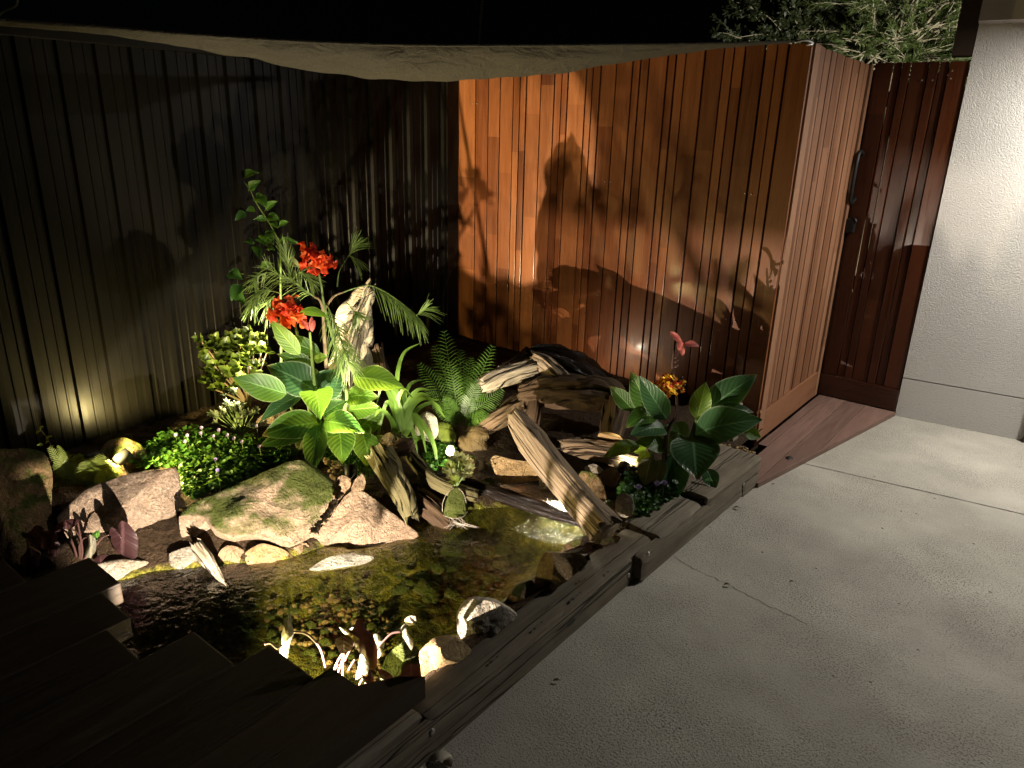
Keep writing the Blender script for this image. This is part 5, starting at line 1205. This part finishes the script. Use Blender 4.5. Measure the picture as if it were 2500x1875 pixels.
for ol, dd, td, mt in [
    ([(1190, 430), (1220, 350), (1270, 345), (1320, 390), (1340, 470), (1420, 540), (1470, 640), (1500, 760), (1498, 900), (1480, 1010), (1420, 1015), (1370, 930), (1300, 820), (1250, 780), (1200, 700), (1170, 560), (1090, 500), (1080, 450), (1150, 490)], -.02, .06, 'taro'),
    ([(940, 600), (1060, 570), (1150, 600), (1180, 680), (1120, 780), (1000, 800), (960, 720), (920, 660)], .02, .05, 'taro'),
    ([(1450, 560), (1510, 545), (1560, 600), (1600, 660), (1580, 760), (1530, 860), (1500, 860), (1500, 740)], .03, .03, 'taro_p'),
    ([(1270, 820), (1320, 840), (1370, 930), (1385, 1000), (1360, 1080), (1290, 1120), (1215, 1160), (1210, 1090), (1240, 980)], .0, .03, 'taro_p'),
    ([(980, 440), (1060, 490), (1110, 520), (1100, 550), (1040, 530)], .04, .02, 'taro_p'), ([(1120, 480), (1180, 450), (1190, 500), (1160, 520)], .04, .02, 'taro_p'),
    ([(215, 330), (260, 330), (300, 360), (310, 200), (340, 380), (370, 520), (340, 620), (310, 750), (280, 900), (250, 920), (200, 840), (180, 770), (210, 640), (205, 540), (240, 430)], .02, .04, 'taro_p'),
    ([(1510, 1020), (1600, 1030), (1680, 1080), (1740, 1150), (1790, 1260), (1780, 1310), (1720, 1270), (1640, 1200), (1540, 1120)], -.02, .03, 'taro'),
    ([(1760, 1140), (1810, 1080), (1890, 960), (1990, 945), (2070, 960), (2080, 1080), (2120, 1150), (2080, 1200), (1990, 1260), (1880, 1290), (1790, 1230)], -.03, .04, 'taro'),
    ([(1820, 450), (1890, 400), (1900, 500), (1930, 570), (1985, 650), (1960, 760), (1900, 670), (1830, 560)], .03, .03, 'taro_p'),
    ([(1290, 1090), (1360, 1110), (1400, 1020), (1450, 1140), (1520, 1250), (1560, 1380), (1490, 1390), (1400, 1280), (1330, 1180)], -.01, .03, 'taro'),
    ([(1540, 1140), (1600, 1150), (1650, 1200), (1645, 1235), (1590, 1200)], .0, .01, 'taro_p')]:
    taro_leaf(tb2, [q4(*p) for p in ol], DB+dd-(.13 if mt == 'taro' else 0), td, mt)
t4 = lambda x, y, d=0: pix(*q4(x, y), DB+d)
for pts, mt in [([(800, 990), (740, 760), (640, 620), (520, 530), (370, 515)], 'stem_d'), ([(905, 1060), (960, 920), (1040, 790)], 'stem_p'), ([(960, 1090), (1000, 980), (1060, 800)], 'stem_p'), ([(1030, 1140), (1035, 960), (1050, 790)], 'stem_p'), ([(1060, 900), (1130, 760), (1190, 660)], 'stem_p'),
            ([(1390, 900), (1500, 740), (1600, 620), (1700, 530), (1820, 510)], 'stem_d'), ([(1240, 1280), (1270, 1200), (1310, 1140)], 'stem_p'), ([(830, 1110), (920, 1030), (980, 940)], 'stem_d'), ([(1350, 1360), (1400, 1290), (1380, 1180)], 'stem_p'), ([(1500, 1400), (1430, 1350), (1340, 1190)], 'stem_p'),
            ([(-20, 680), (60, 665), (150, 735), (210, 690)], 'stem_d'), ([(1110, 1030), (1170, 930), (1200, 880)], 'stem_d')]:
    tube('leaf_stalk', [t4(*p, .0) for p in pts], .0035, M[mt], tb2, 6, sub=4)

# ================================================================== SHADE SAIL
sl = empty('shade_sail', (-2.0, 2.6, 1.9), label='sagging strip of grey shade cloth slung in front of the fence tops', cat='shade sail')
topc = [(-120, 40), (0, 52), (250, 68), (452, 85), (700, 101), (904, 110), (1130, 113), (1356, 112), (1582, 110), (1800, 107), (1985, 100)]
botc = [(-120, 44), (0, 64), (250, 84), (452, 118), (700, 162), (904, 197), (1040, 203), (1200, 196), (1356, 181), (1600, 140), (1800, 114), (1985, 101)]
def along(c, x):
    xs_ = [p[0] for p in c]; return float(np.interp(x, xs_, [p[1] for p in c]))
dA = depth(Vector((-2.75, .55, 1.8))); dB = depth((-1.2, 3.55, 1.97)); v, f, u = [], [], []; NS, NT = 120, 14
for i in range(NS+1):
    s = i/NS; x = -120+(1985+120)*s
    def sm(c): return (along(c, x-50)+along(c, x-25)+along(c, x)+along(c, x+25)+along(c, x+50))/5
    ya, yb = sm(topc), sm(botc); dt = dA+(dB-dA)*s**1.0
    for j in range(NT+1):
        t = j/NT; p = pix(x, ya+(yb-ya)*t, dt+.26*math.sin(math.pi*s)*t-.05*math.sin(math.pi*t)*math.sin(math.pi*s)+.006*math.sin(s*40+t*3))
        p = p+Vector((.25, -.3, -.6))*(.030*math.sin(math.pi*s)*(noise.noise(Vector((s*9, t*2.2, 1)))+.5*noise.noise(Vector((s*30+t*4, t*3, 5)))))*min(1, t*3)
        v.append(p); u.append((s*4, t*.3))
for i in range(NS):
    for j in range(NT): a_ = i*(NT+1)+j; f.append((a_, a_+1, a_+NT+2, a_+NT+1))
mk('cloth', v, f, M['sail'], sl, uv=u)
tube('hem_cord', [v[i*(NT+1)]+Vector((0, 0, .002)) for i in range(0, NS+1, 6)], .005, M['sail'], sl, 6, sub=2)
tube('corner_shackle', [pix(1940, 104, dB-.02), pix(1965, 98, dB-.03), pix(1985, 106, dB-.01), pix(1970, 110, dB-.02)], .005, M['bolt'], sl, 6, sub=4)
# pole and twig above the fence
tube('tall_pole', [pix(1165, 130, 6.5), pix(1172, 40, 6.5), pix(1180, -60, 6.5)], .018, M['steel'], None, 8, label='thin dark pole rising behind the fence corner', cat='pole')
tube('bare_twig', [pix(-20, 60, 3.2), pix(5, 30, 3.2), pix(38, 14, 3.2), pix(45, -20, 3.2)], [.004, .005, .005, .005], M['twig'], None, 6, label='bare pale twig poking in at the upper left', cat='twig')

# ================================================================== TREES BEHIND THE GATE
def tree(label, base, h, boxc, boxr, nl, mat, twigs, ll, lw, seed, leafdir):
    rr = random.Random(seed); t = empty('garden_tree', base, label=label, cat='tree', group='trees beyond the gate'); b = Vector(base)
    c = Vector(boxc); tube('trunk', [b, b.lerp(c, .4)+Vector((.06, .04, 0)), c], [.06, .045, .02], M['twig'], t, 8)
    A = Acc(); L = Acc()
    tips = []
    for i in range(twigs):
        th = rr.uniform(0, 6.28); e = rr.uniform(-.3, 1.3); d = Vector((math.cos(th)*math.cos(e)*boxr[0], math.sin(th)*math.cos(e)*boxr[1], math.sin(e)*boxr[2]))
        s = c+Vector((rr.uniform(-.3, .3)*boxr[0], rr.uniform(-.3, .3)*boxr[1], rr.uniform(-.7, .1)*boxr[2])); p1 = s+d*.45+Vector((rr.uniform(-.06, .06), rr.uniform(-.06, .06), rr.uniform(-.02, .1))); p2 = s+d*rr.uniform(.8, 1.05)
        v, f, u = tube(None, [s, p1, p2], [.010, .006, .002], None, None, 5, sub=4); A.add(v, f, u)
        for q in range(5):
            a = s.lerp(p1, rr.uniform(.3, 1)).lerp(p2, rr.uniform(0, .9)); e2 = a+(d.normalized()*.6+Vector((rr.uniform(-1, 1), rr.uniform(-1, 1), rr.uniform(-.4, .9))))*.16
            v, f, u = tube(None, [a, a.lerp(e2, .5)+Vector((0, 0, .015)), e2], [.004, .003, .0012], None, None, 4, sub=2); A.add(v, f, u); tips.append((a, e2))
    A.build('branches', M['twig'], t, kind='stuff')
    for i in range(nl):
        a, e2 = rr.choice(tips); p = a.lerp(e2, rr.uniform(.2, 1.15)); d = ((e2-a).normalized()*leafdir+Vector((rr.uniform(-1, 1), rr.uniform(-1, 1), rr.uniform(-1, 1)))).normalized()
        l = ll*rr.uniform(.6, 1.2); sd = d.cross(Vector((rr.uniform(-1, 1), rr.uniform(-1, 1), rr.uniform(-1, 1)))).normalized()*lw*.5
        m_ = p+d*l*.5; L.add([p, m_+sd, p+d*l, m_-sd], [(0, 1, 2, 3)], [(.5, 0), (1, .5), (.5, 1), (0, .5)])
    L.build('crown', M[mat], t, kind='stuff')
    return t
tc1 = pix(2200, 40, 7.0); tc2 = pix(1930, 20, 7.8)
tree('wispy shrubby tree with pale twigs lit up behind the gate', (tc1.x, tc1.y, 0), 3, tc1, (1.0, .7, .75), 24000, 'tree', 110, .08, .008, 4, 1.2)
tree('darker leafy tree left of the wispy one beyond the gate', (tc2.x, tc2.y, 0), 3, tc2, (.75, .6, .8), 14000, 'tree_d', 60, .07, .026, 8, .5)

# ================================================================== SMALL THINGS
dg = at(1925, 1128, .0); bm = bmesh.new(); bmesh.ops.create_uvsphere(bm, u_segments=14, v_segments=8, radius=.022)
for v in bm.verts: v.co.z *= .7; v.co.y *= 1.25
me = bpy.data.meshes.new('round_knob'); bm.to_mesh(me); bm.free(); me.materials.append(M['black'])
o = place('rubber_stop', me, label='round black rubber stop on the concrete by the landing boards', cat='door stop'); o.location = (dg.x, dg.y, .015)
cs = at(1075, 1862, .0); v, f, u = ribbon([cs+Vector((-.035, -.01, .004)), cs+Vector((-.01, .005, .022)), cs+Vector((.015, .012, .018)), cs+Vector((.022, .0, .004))], .035, UP, 6, .3, -.3)
mk('curled_leaf', v, f, M['shell'], uv=u, label='curled pale dry leaf on the concrete at the bottom edge', cat='leaf')
for (x, y, l, lab) in [(1790, 1240, .018, 'red-brown fallen leaf on the concrete under the sleepers'), (1883, 1183, .011, 'tiny dark fallen leaf on the concrete near the sleeper end'), (1926, 1421, .012, 'small dark chip on the open concrete'), (1350, 1662, .014, 'dark splinter on the concrete beside the front sleeper'), (1766, 1428, .016, 'thin dry leaf lying beside the long crack')]:
    p = at(x, y, .004); v, f, u = leaf_geo(p, p+Vector((l*1.5, l*.8, .004)), l*.7, UP, .15, .3, .05, 6, 2); mk('fallen_leaf', v, f, M['fallen'], uv=u, label=lab, cat='leaf', group='litter on the concrete')

# ================================================================== LAMPS
def spot(name, label, loc, target, power, size, blend, color, rad=.02, r=.026, lens='lens', stake=True, cat='garden light'):
    loc, target = Vector(loc), Vector(target); d = (target-loc).normalized()
    e = empty(name, loc, label=label, cat=cat, group='garden spotlights' if cat == 'garden light' else None)
    q = d.to_track_quat('Z', 'Y')
    def ring_mesh(nm, prof, mat):
        vs, fs = [], []; s = 18
        for (rr_, z_) in prof:
            for j in range(s): vs.append(q @ Vector((rr_*math.cos(2*math.pi*j/s), rr_*math.sin(2*math.pi*j/s), z_))+loc)
        for i in range(len(prof)-1):
            for j in range(s): fs.append((i*s+j, i*s+(j+1) % s, (i+1)*s+(j+1) % s, (i+1)*s+j))
        return mk(nm, vs, fs, mat, e)
    ring_mesh('housing', [(.001, -.06), (r*.8, -.058), (r, -.04), (r, .004), (r*.86, .006), (r*.86, -.008)], M['black'])
    ring_mesh('lens', [(.0005, -.006), (r*.84, -.008)], M[lens])
    if stake: tube('stake', [loc-d*.03, Vector((loc.x, loc.y, loc.z-.16))], .006, M['black'], e, 6, sub=3)
    if size:
        ld = bpy.data.lights.new(name+'_beam', 'SPOT'); ld.spot_size = math.radians(size); ld.spot_blend = blend; ld.shadow_soft_size = rad
    else:
        ld = bpy.data.lights.new(name+'_beam', 'AREA'); ld.shape = 'DISK'; ld.size = rad
    ld.energy = power; ld.color = color
    lo = bpy.data.objects.new(name+'_beam', ld); col.objects.link(lo); lo.parent = e; lo.matrix_parent_inverse = Matrix.Translation(loc).inverted()
    lo.location = loc+d*.012; lo.rotation_euler = (-d).to_track_quat('Z', 'Y').to_euler()
    return e
WARM = (1, .86, .58); YEL = (1, .78, .30)
L1 = pix(856, 1138, depth(at(855, 1160, .2)))
spot('garden_spotlight', 'bright spotlight at the foot of the big canna', L1, (-2.66, 2.18, 1.25), 38, 100, .5, WARM, .004, .026, 'lens_hot')
L2 = pix(1080, 1150, depth(at(1080, 1150, .2)))
spot('garden_spotlight', 'round spotlight glowing in the moss beside the umbrella seedling', L2, (-2.12, 2.36, .30), 10, 72, .8, WARM, .006, .024, 'lens_hot')
L3 = at(1525, 1138, .2)
spot('garden_spotlight', 'small spotlight among stones under the right canna', L3, (-1.62, 3.4, .4), 2.2, 120, .6, WARM, .006)
L4 = Vector((-3.12, 1.27, .27))
spot('garden_spotlight', 'lamp hidden behind the yellow fern by the metal fence', L4, (-3.26, 1.30, .48), 15, 150, .7, YEL, .05)
spot('garden_spotlight', 'lamp in the yellow fern lighting the violet carpet', Vector((-2.93, 1.09, .31)), (-2.72, 1.75, .20), 34, 140, .5, YEL, .012, .015)
L10 = Vector((-2.95, 1.20, .27))
spot('garden_spotlight', 'lamp among the violet leaves aimed along the metal fence', L10, (-2.99, 3.63, 1.28), 260, 31, .2, (1, .82, .52), .008)
L5 = Vector((-1.47, .74, .064))
spot('garden_spotlight', 'lamp tucked under the deck edge beside the near sleeper', L5, (-2.08, 1.66, .15), 140, 126, .2, (1, .83, .66), .005)
spot('pond_light', 'submerged lamp at the deck edge shining along the pond rocks', (-1.60, .80, .0), (-1.42, 1.5, .02), 22, 140, .5, (1, .82, .5), .01, .02, 'lens', False, 'pond light')
L7 = at(1385, 1192, .15)
spot('garden_spotlight', 'lamp hidden behind the leaning log above the stream', L7, (-1.38, 1.95, .05), 5, 160, .6, WARM, .02, .03, 'lens_w')
spot('garden_spotlight', 'lamp hidden behind the log cave at the fence foot', (-2.15, 3.2, .27), (-2.2, 3.63, .62), 2.4, 150, .6, (1, .84, .62), .012)
# white lamp under the eave, just out of view on the right
LE = Vector((.28, 4.42, 2.12))
spot('eave_downlight', 'white downlight under the eave beam of the house wall', LE, (.20, 4.30, 0), 33, 0, .3, (1, .93, .84), .09, .05, 'lens_w', False, 'light')
# lamp on the far side of the gate lighting the tree
spot('yard_floodlight', 'floodlight in the yard behind the gate shining on the trees', (-.35, 5.4, 1.5), (-1.6, 7.2, 2.3), 300, 130, .6, (1, .93, .8), .05, .05, 'lens_w', True, 'light')
